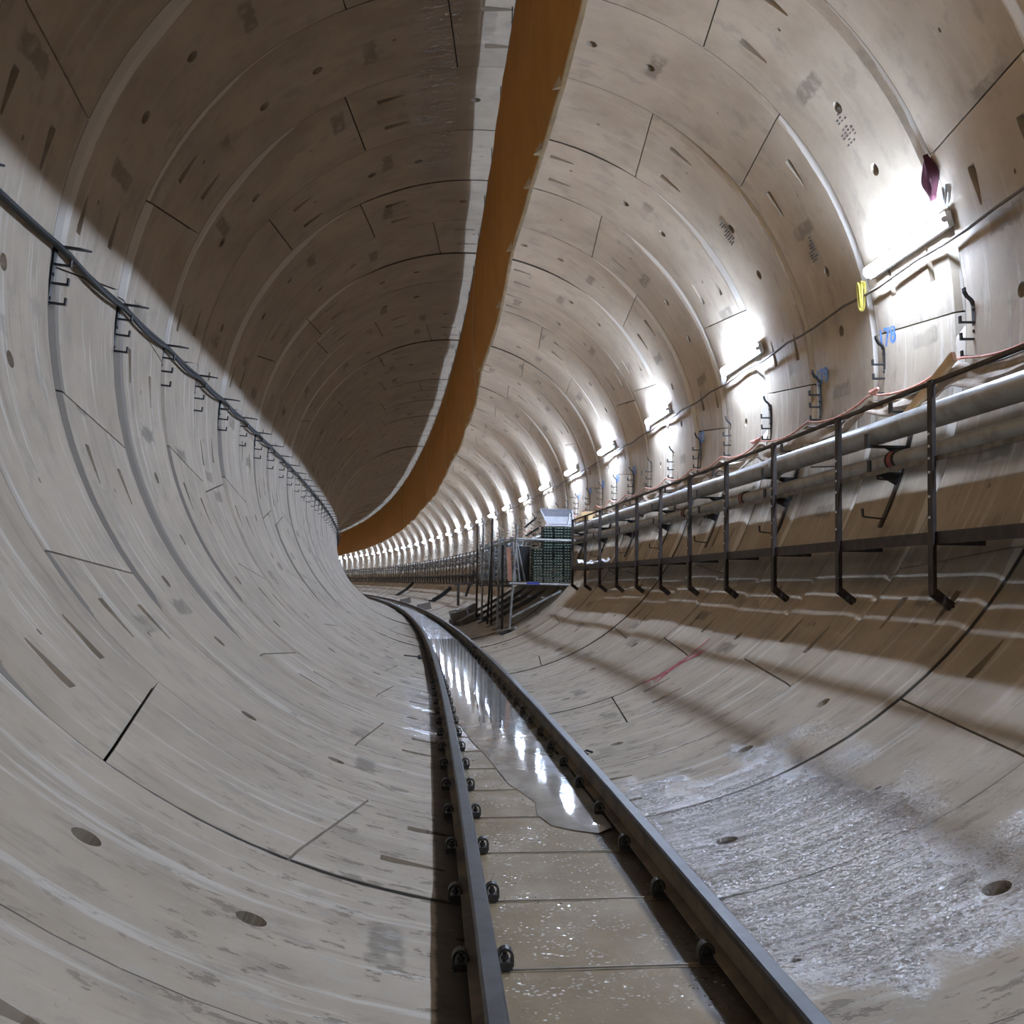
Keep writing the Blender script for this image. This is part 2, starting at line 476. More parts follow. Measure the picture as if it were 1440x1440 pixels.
ORD = ['first', 'second', 'third', 'fourth', 'fifth', 'sixth', 'seventh', 'eighth', 'ninth', 'tenth', 'eleventh', 'twelfth',
       'thirteenth', 'fourteenth', 'fifteenth', 'sixteenth', 'seventeenth', 'eighteenth', 'nineteenth', 'twentieth']
TENS = {2: 'twenty', 3: 'thirty', 4: 'forty', 5: 'fifty', 6: 'sixty', 7: 'seventy', 8: 'eighty'}
TENTH = {3: 'thirtieth', 4: 'fortieth', 5: 'fiftieth', 6: 'sixtieth', 7: 'seventieth', 8: 'eightieth'}
def ordinal(i):          # 1-based
    if i <= 20: return ORD[i - 1]
    t, u = divmod(i, 10)
    return TENTH[t] if u == 0 else TENS[t] + '-' + ORD[u - 1]

def srange(a, b, d):
    n = max(1, int(round((b - a) / d)))
    return [a + (b - a) * i / n for i in range(n + 1)]

# ================================================================ THE LINING
S_BEG, S_END = -16.0, 134.0
def shell(name, d0, d1):
    mb = MB()
    ss = srange(S_BEG, S_END, 1.5)
    na = 16
    r = R + 0.13
    vs, fs = [], []
    for s in ss:
        for j in range(na + 1):
            a = math.radians(d0 + (d1 - d0) * j / na)
            vs.append(W(s, r * math.cos(a), r * math.sin(a)))
    for i in range(len(ss) - 1):
        for j in range(na):
            q = i * (na + 1) + j
            fs.append((q, q + 1, q + na + 2, q + na + 1))
    mb.add(vs, fs)
    o = mb.build(name, 'joint', smooth=True, fix=False)
    o['kind'] = 'structure'
    return o
SET = {'wall_right': shell('wall_right', -45, 45), 'ceiling': shell('ceiling', 45, 135),
       'wall_left': shell('wall_left', 135, 225), 'floor': shell('floor', 225, 315)}
def setting_for(deg):
    d = (deg + 45) % 360
    return SET[('wall_right', 'ceiling', 'wall_left', 'floor')[int(d // 90)]]

# joints of one ring, as offsets from its key stone: (offset, tilt over the ring length)
JT = [(-9.3, -4.3), (9.3, 4.3), (66.2, 2.6), (123.1, 2.6), (180.0, 2.8), (236.9, -2.6), (293.8, -2.6), (350.7, -4.3)]
SEGS = [(JT[i], JT[i + 1]) for i in range(7)]      # 0 = key
KEYS = {-7: 34, -6: 205, -5: 184, -4: 166, -3: 34, -2: -119.5, -1: 91, 0: 184, 1: 166, 2: 184, 3: 204.8, 4: 184, 5: 166, 6: 204.8}
PHI_CYC = [184, 166, 184, 205]

def chamfer(theta, amp):
    t = (theta + 180) % 360 - 180
    if t > 0:
        side = min(abs(t), abs(180 - t))
        return amp * max(0.0, min(1.0, (68 - side) / 45.0)) * (1.0 if t < 90 else 0.85) + 0.004
    side = min(abs(t), abs(180 + t))
    return amp * max(0.08, min(1.0, (78 - side) / 50.0)) * (1.0 if t < -90 else 0.18) + 0.004

def seg_mesh(k, amp, phi, w=0.075, detail=True, key=None):
    """one lining segment, with its bolt pockets and sockets cut in, in ring axes (x right, y along, z up, key at 0 deg)"""
    (o0, t0), (o1, t1) = SEGS[k]
    rad = math.radians
    gap = 0.006
    def b0(v): return rad(o0 + t0 * (v / RL - 0.5)) * R + gap
    def b1(v): return rad(o1 + t1 * (v / RL - 0.5)) * R - gap
    v0, v1 = 0.006, RL - 0.006
    nu = max(4, int((o1 - o0) / (3.2 if detail else 6)))
    rows = [v0, w, RL * 0.5, v1]
    P, E = [], []
    def addp(u, v): P.append((u, v)); return len(P) - 1
    def line(idx, close=False):
        for i in range(len(idx) - (0 if close else 1)): E.append((idx[i], idx[(i + 1) % len(idx)]))
    grid = []
    for v in rows:
        a, b = b0(v), b1(v)
        grid.append([(a + (b - a) * j / nu, v) for j in range(nu + 1)])
    holes = []
    if detail:
        mid = (o0 + o1) / 2 + (t0 + t1) / 2 * 0.0
        hs = [] if k == 0 else [mid - 5.2, mid + 5.2]
        for h in hs:
            u, v, rr = rad(h) * R, RL * 0.5, 0.05
            holes.append(([(u + rr * math.cos(2 * PI * i / 14), v + rr * math.sin(2 * PI * i / 14)) for i in range(14)], [0.10] * 14))
        # wedge shaped bolt pockets beside the joints, blunt end next to the joint
        pk = []
        if k in (1, 2, 3): pk.append((0, 1))
        if k in (4, 5, 6): pk.append((1, -1))
        if k == 4: pk.append((0, 1))
        for (end, sg) in pk:
            for fr in (0.28, 0.72):
                v = RL * fr
                ub = (b0(v) + 0.26) if end == 0 else (b1(v) - 0.26)
                pts = [(0.0, -0.038), (0.0, 0.038), (0.05, 0.042), (0.27, 0.012), (0.27, -0.012), (0.05, -0.042)]
                dep = [0.075, 0.075, 0.07, 0.004, 0.004, 0.07]
                holes.append(([(ub + sg * a, v + c) for a, c in pts], dep))
        # small cast-in sockets
        if k:
            for du, v in ((-0.33 * (o1 - o0), 0.50), (0.33 * (o1 - o0), 0.42)):
                u = rad(mid + du) * R
                holes.append(([(u + 0.020 * math.cos(2 * PI * i / 6), v * RL + 0.013 * math.sin(2 * PI * i / 6)) for i in range(6)], [0.03] * 6))
    def inside(poly, p, m=0.0):
        x, y = p
        c = False
        for i in range(len(poly)):
            (x0, y0), (x1, y1) = poly[i], poly[i - 1]
            if (y0 > y) != (y1 > y) and x < (x1 - x0) * (y - y0) / (y1 - y0) + x0: c = not c
        return c
    def near(p):
        for poly, _ in holes:
            xs = [q[0] for q in poly]; ys = [q[1] for q in poly]
            if min(xs) - 0.02 < p[0] < max(xs) + 0.02 and min(ys) - 0.02 < p[1] < max(ys) + 0.02: return True
        return False
    ids = []
    for r_i, row in enumerate(grid):
        rr = []
        for j, p in enumerate(row):
            if r_i == 2 and 0 < j < nu and near(p): continue
            rr.append(addp(*p))
        ids.append(rr)
    line(ids[0]); line(ids[1]); line(ids[3])
    for a, b in ((0, 1), (1, 2), (2, 3)):
        E.append((ids[a][0], ids[b][0])); E.append((ids[a][-1], ids[b][-1]))
    outline = list(ids[0]) + [ids[1][-1], ids[2][-1]] + list(reversed(ids[3])) + [ids[2][0], ids[1][0]]
    hid = []
    for poly, dep in holes:
        h = [addp(*p) for p in poly]
        line(h, True); hid.append(h)
    vo, eo, fo, ov, oe, of = delaunay_2d_cdt([Vector(p) for p in P], E, [], 0, 1e-6)
    mp = {}
    for i, src in enumerate(ov):
        for q in src: mp[q] = i
    outp = [P[i] for i in outline]
    def rad_at(u, v):
        th = math.degrees(u / R) + phi
        return R + (chamfer(th, amp) * (1 - v / w) if v < w else 0.0)
    def pos(u, v, extra=0.0):
        a = u / R; r = rad_at(u, v) + extra
        return Vector((r * math.cos(a), v, r * math.sin(a)))
    verts, uvs, faces, smooth = [], [], [], []
    for p in vo:
        verts.append(pos(p.x, p.y)); uvs.append((p.x, p.y))
    for f in fo:
        cx = sum(vo[i].x for i in f) / len(f); cy = sum(vo[i].y for i in f) / len(f)
        if not inside(outp, (cx, cy)): continue
        if any(inside(poly, (cx, cy)) for poly, _ in holes): continue
        faces.append(tuple(f)); smooth.append(True)
    def skirt(loop, deps, floor):
        b = len(verts)
        for i, d in zip(loop, deps):
            p = vo[i]
            verts.append(pos(p.x, p.y, d)); uvs.append((p.x, p.y))
        n = len(loop)
        for i in range(n):
            j = (i + 1) % n
            faces.append((loop[i], loop[j], b + j, b + i)); smooth.append(False)
        if floor:
            faces.append(tuple(b + i for i in range(n))); smooth.append(False)
    skirt([mp[i] for i in outline], [0.05] * len(outline), False)
    for h, (poly, dep) in zip(hid, holes):
        skirt([mp[i] for i in h], dep, True)
    me = bpy.data.meshes.new('lining_segment')
    me.from_pydata([tuple(p) for p in verts], [], faces)
    me.polygons.foreach_set('use_smooth', smooth)
    me.materials.append(M['concrete'])
    ul = me.uv_layers.new(name='UVMap')
    for lp in me.loops:
        ul.data[lp.index].uv = uvs[lp.vertex_index]
    bm = bmesh.new(); bm.from_mesh(me)
    # the smooth inner skin keeps its own normals: split it from the skirts
    bmesh.ops.split_edges(bm, edges=[e for e in bm.edges if len({f.smooth for f in e.link_faces}) == 2])
    # face everything into the tunnel
    for f in bm.faces:
        if f.smooth:
            c = f.calc_center_median(); n = f.normal
            if n.dot(Vector((-c.x, 0, -c.z))) < 0: f.normal_flip()
    bm.to_mesh(me); bm.free()
    me.set_sharp_from_angle(angle=math.radians(14))
    return me

RING_AMP = {-1: 0.06, 0: 0.095, 1: 0.065, 2: 0.115, 3: 0.095, 4: 0.075, 5: 0.04, 6: 0.075, 7: 0.09, 8: 0.05}
_share = {}
rr = random.Random(3)
for n in range(-15, 87):
    phi = KEYS.get(n, PHI_CYC[n % 4])
    amp = RING_AMP.get(n, rr.uniform(0.035, 0.09))
    near_r = -4 <= n <= 12
    if not near_r:
        amp = (0.045, 0.085)[n % 2]
    detail = -4 <= n <= 34
    fr = frame(S0 + n * RL)
    sh = Matrix.Translation((rr.uniform(-0.014, 0.014), 0, rr.uniform(-0.014, 0.014)))
    rot = Matrix.Rotation(-math.radians(phi), 4, 'Y')
    for k in range(7):
        (o0, t0), (o1, t1) = SEGS[k]
        if near_r:
            me = seg_mesh(k, amp, phi, 0.08 + amp * 0.5, True)
        else:
            key = (k, phi, amp, detail)
            if key not in _share:
                _share[key] = seg_mesh(k, amp, phi, 0.1, detail)
            me = _share[key]
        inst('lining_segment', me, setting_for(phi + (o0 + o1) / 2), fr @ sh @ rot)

# mud bedded between the rails, cast up against the sleepers
MUD_Z = -2.948
mb = MB()
ss = srange(0.6, 125, 0.7)
vs, fs = [], []
lats = [-0.45, -0.28, -0.08, 0.10, 0.30]
for s in ss:
    for l in lats:
        vs.append(W(s, l, MUD_Z + 0.004 * noise.noise(Vector((l * 4, s * 1.3, 0)))))
for i in range(len(ss) - 1):
    for j in range(len(lats) - 1):
        q = i * len(lats) + j
        fs.append((q, q + 1, q + len(lats) + 1, q + len(lats)))
mb.add(vs, fs)
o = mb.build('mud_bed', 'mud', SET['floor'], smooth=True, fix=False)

# ================================================================ LAMPS
def lamp_proto():
    t = thing('tube_lamp', '', 'lamp')
    mb = MB(); hl = 0.62
    mb.tube([(-hl, 0, 0.080), (hl, 0, 0.080)], 0.042, 12)
    for v in mb.v: v.z = 0.080 + (v.z - 0.080) * 0.65
    mb.build('lamp_tube', 'lamp', t, smooth=True)
    mb = MB(); mb.box((-hl - .02, -.054, 0.008), (hl + .02, .054, 0.054)); mb.build('housing', 'lamp_case', t)
    for sg in (-1, 1):
        mb = MB(); mb.tube([(sg * hl, 0, .074), (sg * (hl + .03), 0, .074)], 0.024, 12); mb.build('end_cap', 'lamp_case', t, smooth=True)
        mb = MB(); mb.box((sg * .4 - .02, -.045, .001), (sg * .4 + .02, .045, .012)); mb.build('wall_clip', 'lamp_case', t)
    return t
LAMP_N = list(range(-4, 30))
def lamp_s(i): return S0 + (0.41 + 2.88 * i) * RL if i < 5 else S0 + (0.41 + 2.88 * 5 + (i - 5) * 2.945) * RL
def lamp_deg(i): return 14.7 + (0.06 * max(0, i))
proto = None
for i in LAMP_N:
    mtx = wall_frame(lamp_s(i), lamp_deg(i), R - 0.015)
    side = ' lamp from the near end along the right wall' if i >= 0 else ''
    if i >= 0:
        lab = ordinal(i + 1) + ' glowing white tube' + side
        if i == 0: lab = 'nearest glowing white tube lamp, above the blue 178 on the right wall'
        if i == 1: lab = 'second glowing tube lamp on the right wall, white cable loop at its end'
    else:
        lab = 'glowing white tube lamp on the right wall behind the photographer, ' + ordinal(-i) + ' back'
    if proto is None:
        proto = lamp_proto(); proto.matrix_basis = mtx; proto['label'] = lab; proto['group'] = 'tube lamps along the right wall'
    else:
        copy_tree(proto, mtx, lab, 'tube lamps along the right wall')

# lamp supply cable, sagging from clip to clip
pts = []
for s in srange(-6, 112, 0.35):
    ph = (s - lamp_s(0)) / (2.9 * RL)
    a = 12.5 + 0.06 * max(0, (s - 7) / 4.1) - 0.5 * abs(math.sin(PI * ph * 3)) + 0.35 * noise.noise(Vector((s * .6, 0, 0)))
    am = math.radians(a)
    pts.append(W(s, 2.955 * math.cos(am), 2.955 * math.sin(am)))
tag(MB().tube(pts, 0.011, 6).build('lamp_cable', 'grey_cable', smooth=True), 'thin grey brown cable strung along the right wall under the tube lamps', 'cable')
def loop_at(name, s, deg, mats, lab, rx, ry, turns, rr_, tilt):
    m = wall_frame(s, deg, R - 0.05)
    pts = []
    for i in range(turns * 16 + 1):
        a = 2 * PI * i / 16
        q = i / 16.0
        pts.append(m @ Vector((rx * math.cos(a) * (1 - .12 * q) - .1 * math.sin(tilt) , -ry + ry * math.sin(a + 1.2) * (1 + .1 * math.sin(q * 3)), 0.012 * q + 0.02 * math.cos(a * .5))))
    o = MB().tube(pts, rr_, 6).build(name, mats, smooth=True)
    return tag(o, lab, 'cable')
loop_at('cable_loop', lamp_s(0) + 0.86, 14.1, 'yellow', 'yellow cable coiled and hung at far end of nearest tube lamp', 0.075, 0.10, 3, 0.008, 0)
loop_at('cable_loop', lamp_s(0) - 0.70, 18.6, 'white', 'white cable loop above near end of nearest tube lamp', 0.05, 0.055, 2, 0.010, 0)
loop_at('cable_loop', lamp_s(1) + 0.74, 14.6, 'white', 'pale cable loop at far end of the second tube lamp', 0.09, 0.055, 2, 0.013, 0)
loop_at('cable_loop', lamp_s(2) + 0.76, 14.6, 'white', 'pale cable loop at far end of the third tube lamp', 0.08, 0.05, 2, 0.013, 0)

# ================================================================ VENTILATION DUCT (deflated, hanging like a curtain)
def duct_top(s): return 2.80 + 0.055 * min(1, max(0, (s - 10) / 5)) + 0.022 * noise.noise(Vector((s * .75, 3.1, 0)))
def duct_bot(s): return 0.67 + 0.065 * noise.noise(Vector((s * .8, 9.7, 0))) + 0.02 * noise.noise(Vector((s * 2.7, 2.2, 0)))
def duct_lat(s, h):
    base = -0.045 + 0.10 * min(1, max(0, (s - 9) / 9)) - 0.05 * min(1, max(0, (s - 28) / 14))
    return base + 0.035 * noise.noise(Vector((s * .45, h * .9, 5.5))) * (1 - h) + 0.03 * h
dv = thing('ventilation_duct', 'brown orange fabric ventilation duct hanging deflated from the tunnel crown', 'duct', frame(8, 0, 2.8))
prof_n = 9
ss = srange(-4, 127, 0.3)
vs, fs = [], []
for s in ss:
    zt, zb = duct_top(s), duct_bot(s)
    ring = []
    for side in (-1, 1):
        for j in range(prof_n):
            h = j / (prof_n - 1)
            if side > 0: h = 1 - h
            if side > 0 and j in (0, prof_n - 1): continue
            th = 0.075 * math.sin(PI * h) ** 0.6 if 0 < h < 1 else 0.0
            th *= 1 + 0.25 * noise.noise(Vector((s * .7, h * 2, side)))
            z = zb + (zt - zb) * h
            ring.append(W(s, duct_lat(s, h) + side * th + 0.01 * noise.noise(Vector((s * 2.1, h * 5, side * 3))), z))
    vs.append(ring)
k = len(vs[0])
flat = [p for r_ in vs for p in r_]
for i in range(len(ss) - 1):
    for j in range(k):
        j2 = (j + 1) % k
        fs.append((i * k + j, i * k + j2, (i + 1) * k + j2, (i + 1) * k + j))
inv = dv.matrix_world.inverted()
mb = MB(); mb.add([inv @ p for p in flat], fs)
mb.build('duct_fabric', 'fabric', dv, smooth=True, angle=80)
mb = MB(); mb.sweep([inv @ W(s, duct_lat(s, 0) + 0.006, duct_bot(s) - 0.005) for s in ss], [(-.010, -.013), (.010, -.013), (.010, .013), (-.010, .013)])
mb.build('bottom_seam', 'duct_edge', dv)
mb = MB(); mb.tube([inv @ W(s, duct_lat(s, 1), duct_top(s) + 0.012) for s in ss], 0.008, 6)
mb.build('hanging_wire', 'cable', dv)
for i, s in enumerate(srange(-3, 100, 1.45)):
    mb = MB(); zt = duct_top(s)
    l = duct_lat(s, 1)
    top = math.sqrt(R * R - l * l) + 0.02
    mb.tube([inv @ W(s, l, zt - 0.02), inv @ W(s, l, top)], 0.005, 5)
    mb.build('hook', 'cable', dv)
for s, sz in ((5.0, .05), (5.85, .12), (6.45, .10), (7.75, .08), (9.4, .07), (12.2, .06), (15.5, .09), (16.4, .07), (20.4, .10), (33.6, .12)):
    zb = duct_bot(s); l = duct_lat(s, 0)
    sz *= .7
    a, b, c, d = W(s - sz, l + .01, zb - .01), W(s + sz * .9, l + .01, zb), W(s + sz * .2, l - .045, zb - .02), W(s, l - 0.005, zb + .06)
    mb = MB(); mb.add([inv @ p for p in (a, b, c, d)], [(0, 2, 3), (2, 1, 3), (0, 1, 2), (0, 3, 1)])
    mb.build('loose_flap', 'duct_edge', dv)
for s in (13.6, 23.6, 33.6, 50.0, 70):
    mb = MB(); zt, zb = duct_top(s), duct_bot(s)
    ptsl = [inv @ W(s + .02 * math.sin(j), duct_lat(s, h) - 0.083 * max(0.05, math.sin(PI * h)) ** .6 - .004, zb + (zt - zb) * h) for j, h in enumerate([x / 14 for x in range(15)])]
    mb.sweep(ptsl, [(-.012, -.003), (.012, -.003), (.012, .003), (-.012, .003)], up=Vector((1, 0, 0)))
    mb.build('joint_band', 'duct_edge' if s < 40 else 'cable', dv)

# ================================================================ TRACK
tk = thing('railway_track', 'narrow gauge construction railway track curving away along the tunnel invert', 'railway track', frame(0, -0.11, -2.94))
tinv = tk.matrix_world.inverted()
RZ = -2.80
RLAT = (-0.457, 0.303)
h = 0.120
def rail_half(w_head, w_web, w_foot):
    return [(-w_foot / 2, -h), (w_foot / 2, -h), (w_foot / 2, -h + .008), (w_web / 2 + .004, -h + .018), (w_web / 2, -h + .03), (w_web / 2, -.034), (w_head / 2, -.026), (w_head / 2, -.006), (w_head / 2 - .007, 0),
            (-w_head / 2 + .007, 0), (-w_head / 2, -.006), (-w_head / 2, -.026), (-w_web / 2, -.034), (-w_web / 2, -h + .03), (-w_web / 2 - .004, -h + .018), (-w_foot / 2, -h + .008)]
ss = srange(0.4, 118, 0.35)
for li, lat in enumerate(RLAT):
    mb = MB(); mb.sweep([tinv @ W(s, lat, RZ) for s in ss], rail_half(.056, .018, .098))
    for i, f in enumerate(mb.f):
        if len(f) == 4 and (i % 16) in (7, 8, 9): mb.fm[i] = 1
        elif len(f) == 4 and (i % 16) in (1, 2, 3, 4, 12, 13, 14, 15): mb.fm[i] = 2
    o = mb.build('rail', ['rail_side', 'rail_top', 'rail_web'], tk, smooth=True, angle=35)
    o['label'] = ('dark left rail' , 'dark right rail with worn shiny head')[li]
# rail joint plates at the far end of the first lengths
for lat, s in ((RLAT[0], 15.2), (RLAT[1], 17.9)):
    mb = MB(); m = tinv @ frame(s, lat, RZ)
    mb.box((.010, -.22, -.078), (.026, .22, -.036), m); mb.box((-.026, -.22, -.078), (-.010, .22, -.036), m)
    for q in (-.16, -.06, .06, .16): mb.tube([m @ Vector((-.045, q, -.057)), m @ Vector((.045, q, -.057))], .011, 6)
    mb.build('fishplate', 'clip', tk)
# sleepers: thin flat steel straps bedded in the mud, one per half ring
slm = MB(); slm.box((-.50, -.018, -.020), (.50, .018, .0015)); slm.box((-.50, -.004, .0015), (.50, .003, .005))
sl_mesh = slm.mesh('sleeper', 'sleeper')
def clip_mesh():
    mb = MB()
    # base chair
    mb.box((-.022, -.030, -.030), (.040, .030, -.002))
    # arched spring clip standing over the rail foot, open towards the ends of the track
    arc = [Vector((.014 + .026 * math.cos(a), 0, .012 + .030 * math.sin(a))) for a in [PI * i / 8 for i in range(9)]]
    arc = [Vector((.040, 0, -.02))] + arc + [Vector((-.012, 0, -.002))]
    mb.sweep(arc, [(-.005, -.022), (.005, -.022), (.005, .022), (-.005, .022)], up=Vector((0, 1, 0)))
    # bolt and nut inside the arch
    mb.tube([(.012, 0, -.01), (.012, 0, .030)], .009, 6)
    mb.tube([(.012, 0, .004), (.012, 0, .018)], .016, 6)
    return mb.mesh('rail_clip', 'clip')
cm = clip_mesh()
for q in range(-8, 62):
    s = S0 + q * RL / 2 - 0.04
    if s < 0.9: continue
    inst('sleeper', sl_mesh, tk, tinv @ frame(s, -0.077, MUD_Z) @ Matrix.Scale(0.74, 4, (1, 0, 0)))
    if q > 42: continue
    for lat in RLAT:
        for sg in (-1, 1):
            m = frame(s + 0.0, lat + sg * 0.056, RZ - h + 0.006) @ Matrix.Scale(.84, 4)
            if sg < 0: m = m @ Matrix.Rotation(PI, 4, 'Z')
            inst('rail_clip', cm, tk, tinv @ m)
# puddle lying between the rails
out = [(5.02, .17), (5.10, .06), (5.2, -.03), (5.45, -.075), (5.75, -.055), (6.0, -.10), (6.3, -.16), (6.75, -.19), (7.3, -.23), (8.0, -.30), (9.0, -.36), (11, -.42), (14, -.42), (18, -.42), (22, -.42), (24, -.36)]
rgt = [(24, .15), (22, .2), (18, .2), (14, .2), (11, .2), (9, .2), (8, .2), (7.3, .2), (6.75, .2), (6.3, .2), (6.0, .2), (5.75, .2), (5.45, .2), (5.2, .2)]
mb = MB()
lo, vs, fs = [], [], []
nn = len(out)
L_ = out[1:]; R_ = list(reversed(rgt))
m_ = min(len(L_), len(R_))
for i in range(m_):
    s = L_[i][0]; a = L_[i][1]; b = 0.25
    for j in range(5):
        vs.append(W(s if j else L_[i][0], a + (b - a) * j / 4, MUD_Z + (0.0135 if 0 < j else 0.004)))
for i in range(m_ - 1):
    for j in range(4):
        q = i * 5 + j
        fs.append((q, q + 1, q + 6, q + 5))
vs.append(W(5.02, .17, MUD_Z + .005)); c = len(vs) - 1
for j in range(4): fs.append((c, j + 1, j))
mb.add(vs, fs)
tag(mb.build('puddle', 'water', smooth=True), 'milky puddle of standing water between the two rails', 'puddle')

# ================================================================ WALL BRACKETS (cable hangers)
def hanger_proto(name, left):
    t = thing(name, '', 'bracket')
    mb = MB()
    mb.box((-.022, -.37, -.012), (.022, .02, .004))
    for y in (-.03, -.18, -.33): mb.tube([(0, y, 0), (0, y, .012)], .012, 6)
    mb.build('strip', 'black', t)
    if left:
        mb = MB()
        mb.add([(-.020, -.006, 0), (.020, -.006, 0), (.020, .006, 0), (-.020, .006, 0), (-.020, -.006, .15), (.020, -.006, .21), (.020, .006, .21), (-.020, .006, .15)],
               [(3, 2, 1, 0), (4, 5, 6, 7), (0, 1, 5, 4), (1, 2, 6, 5), (2, 3, 7, 6), (3, 0, 4, 7)])
        mb.build('top_arm', 'black', t)
        ys = (-.115, -.235, -.36)
    else:
        mb = MB()
        mb.sweep([(0, 0, 0), (0, .03, .012), (0, .06, .045), (0, .09, .060), (0, .115, .062)], [(-.018, -.006), (.018, -.006), (.018, .006), (-.018, .006)], up=Vector((0, 0, 1)))
        mb.build('top_arm', 'black', t)
        ys = (-.12, -.235, -.355)
    me = None
    for y in ys:
        if me is None:
            mb = MB()
            mb.bar((0, 0, 0), (0, 0, .105), .026, .012, up=Vector((0, 1, 0)))
            mb.bar((0, -.006, .100), (0, .042, .100), .026, .012, up=Vector((0, 0, 1)))
            o = mb.build('hook', 'black', t, Matrix.Translation((0, y, 0))); me = o.data
        else:
            inst('hook', me, t, Matrix.Translation((0, y, 0)))
    return t
pl = pr = None
for n in range(-1, 58):
    s = S0 + n * RL
    i = n + 2
    mtx = wall_frame(s + 0.05, 174.2, R - 0.004, True)
    lab = ordinal(i) + ' black cable hanger from the near end along the left wall'
    if pl is None:
        pl = hanger_proto('cable_hanger', True); pl.matrix_basis = mtx; pl['label'] = lab; pl['group'] = 'cable hangers along the left wall'
    else: copy_tree(pl, mtx, lab, 'cable hangers along the left wall')
    mtx = wall_frame(s - 0.12, 2.7, R - 0.004)
    lab = ordinal(i) + ' black cable hanger from the near end along the right wall'
    if pr is None:
        pr = hanger_proto('cable_hanger', False); pr.matrix_basis = mtx; pr['label'] = lab; pr['group'] = 'cable hangers along the right wall'
    else: copy_tree(pr, mtx, lab, 'cable hangers along the right wall')
# the two black cables carried by the left hangers
for ci, (da, dr, lab) in enumerate(((0.0, 0.03, 'upper of the two black cables along the left wall'), (1.2, 0.045, 'lower of the two black cables along the left wall'))):
    pts = []
    for s in srange(-2, 108, 0.2):
        q = ((s - S0 - .05) / RL) % 1
        spread = 0.2 + 0.8 * max(0, min(1, (s - 7.2) / 1.2))
        sag = (0.35 + 0.75 * ci * spread) * 4 * q * (1 - q) + da * spread * (0.4 + 0.6 * noise.noise(Vector((s * .35, ci, 0))) )
        a = math.radians(173.95 + 0.45 + sag * 0.8 * (1 if s > 7 else .5))
        r = R - dr - 0.01 * ci
        pts.append(W(s, r * math.cos(a), r * math.sin(a)))
    tag(MB().tube(pts, 0.017 if ci == 0 else 0.015, 8).build('power_cable', 'cable', smooth=True), lab, 'cable', 'black cables on the left wall')

# ================================================================ WALKWAY on the right wall
PLAT = 2.23
HZ, MZ, DZ = -0.592, -1.032, -1.455
rect = lambda w, hh: [(-w / 2, -hh / 2), (w / 2, -hh / 2), (w / 2, hh / 2), (-w / 2, hh / 2)]
def post_mesh():
    mb = MB()
    zt, zk = 0.012, -1.815 - HZ
    mb.box((-.026, -.030, zk), (-.014, .030, zt)); mb.box((-.026, .020, zk), (.022, .030, zt))
    # kicked foot to the lining
    ex, ez = 2.332 - PLAT, -1.895 - HZ
    mb.bar((-.012, 0, zk + .015), (ex + .01, 0, ez), .056, .026, up=Vector((0, 1, 0)))
    mb.bar((ex - .02, -.0, ez + .03), (ex + .025, 0, ez - .035), .075, .012, up=Vector((1, 0, 0)))
    return mb.mesh('post', 'rust')
pmesh = post_mesh()
bmesh_ = MB()
for zz in (-.30, -.37, -.44, -.52, -.66, -.78): bmesh_.tube([(-.026, .004, zz), (-.033, .004, zz)], .0085, 6)
bolt_mesh = bmesh_.mesh('bolts', 'lamp_case')
bear = MB(); bear.box((.0, -.022, -.085), (.325, .022, -.045)); bear_mesh = bear.mesh('bearer', 'rust')
plank = {}
def walkway(SA, SB, lab):
    """the walkway is broken where the scaffold bay stands in its place"""
    wk = thing('walkway', lab, 'walkway', frame((SA + min(SB, SA + 40)) / 2, 2.4, DZ))
    winv = wk.matrix_world.inverted()
    ss = srange(SA, SB, 0.7)
    MB().sweep([winv @ W(s, PLAT, HZ) for s in ss], rect(.028, .020)).build('handrail', 'rust', wk)
    mb = MB(); mb.sweep([winv @ W(s, PLAT + .012, MZ) for s in ss], rect(.008, .030)); mb.sweep([winv @ W(s, PLAT + .022, MZ + .012) for s in ss], rect(.030, .006))
    mb.build('mid_rail', 'angle', wk)
    mb = MB(); mb.sweep([winv @ W(s, PLAT + .004, DZ - .035) for s in ss], rect(.012, .072)); mb.sweep([winv @ W(s, PLAT + .035, DZ - .004) for s in ss], rect(.05, .008))
    mb.build('edge_beam', 'rust', wk)
    post_s = [q for q in (5.785 + 1.392 * i for i in range(-3, 86)) if SA <= q <= SB]
    for i, s in enumerate(post_s):
        o = inst('post', pmesh, wk, winv @ frame(s, PLAT, HZ))
        if s < 13: inst('bolts', bolt_mesh, o)
        inst('bearer', bear_mesh, wk, winv @ frame(s + .05, PLAT, DZ + .012))
    for i in range(len(post_s) - 1):
        s0_, s1_ = post_s[i] + .004, post_s[i + 1] - .004
        for j, (a, b) in enumerate(((0.062, .120), (.132, .190), (.202, .260), (.272, .330))):
            m = winv @ frame((s0_ + s1_) / 2, PLAT, DZ)
            if j not in plank:
                L2 = (s1_ - s0_) / 2 * 1.0045
                mb = MB(); mb.box((a, -L2, -.028), (b, L2, -.004)); plank[j] = mb.mesh('plank', 'deck')
            inst('plank', plank[j], wk, m @ Matrix.Translation((0, 0, 0.002 * ((i * 7 + j * 3) % 3))))
walkway(1.4, 19.75, 'dark steel walkway with posts and handrails along the near right wall')
walkway(30.3, 126.0, 'distant steel walkway with posts along the right wall beyond the scaffold')

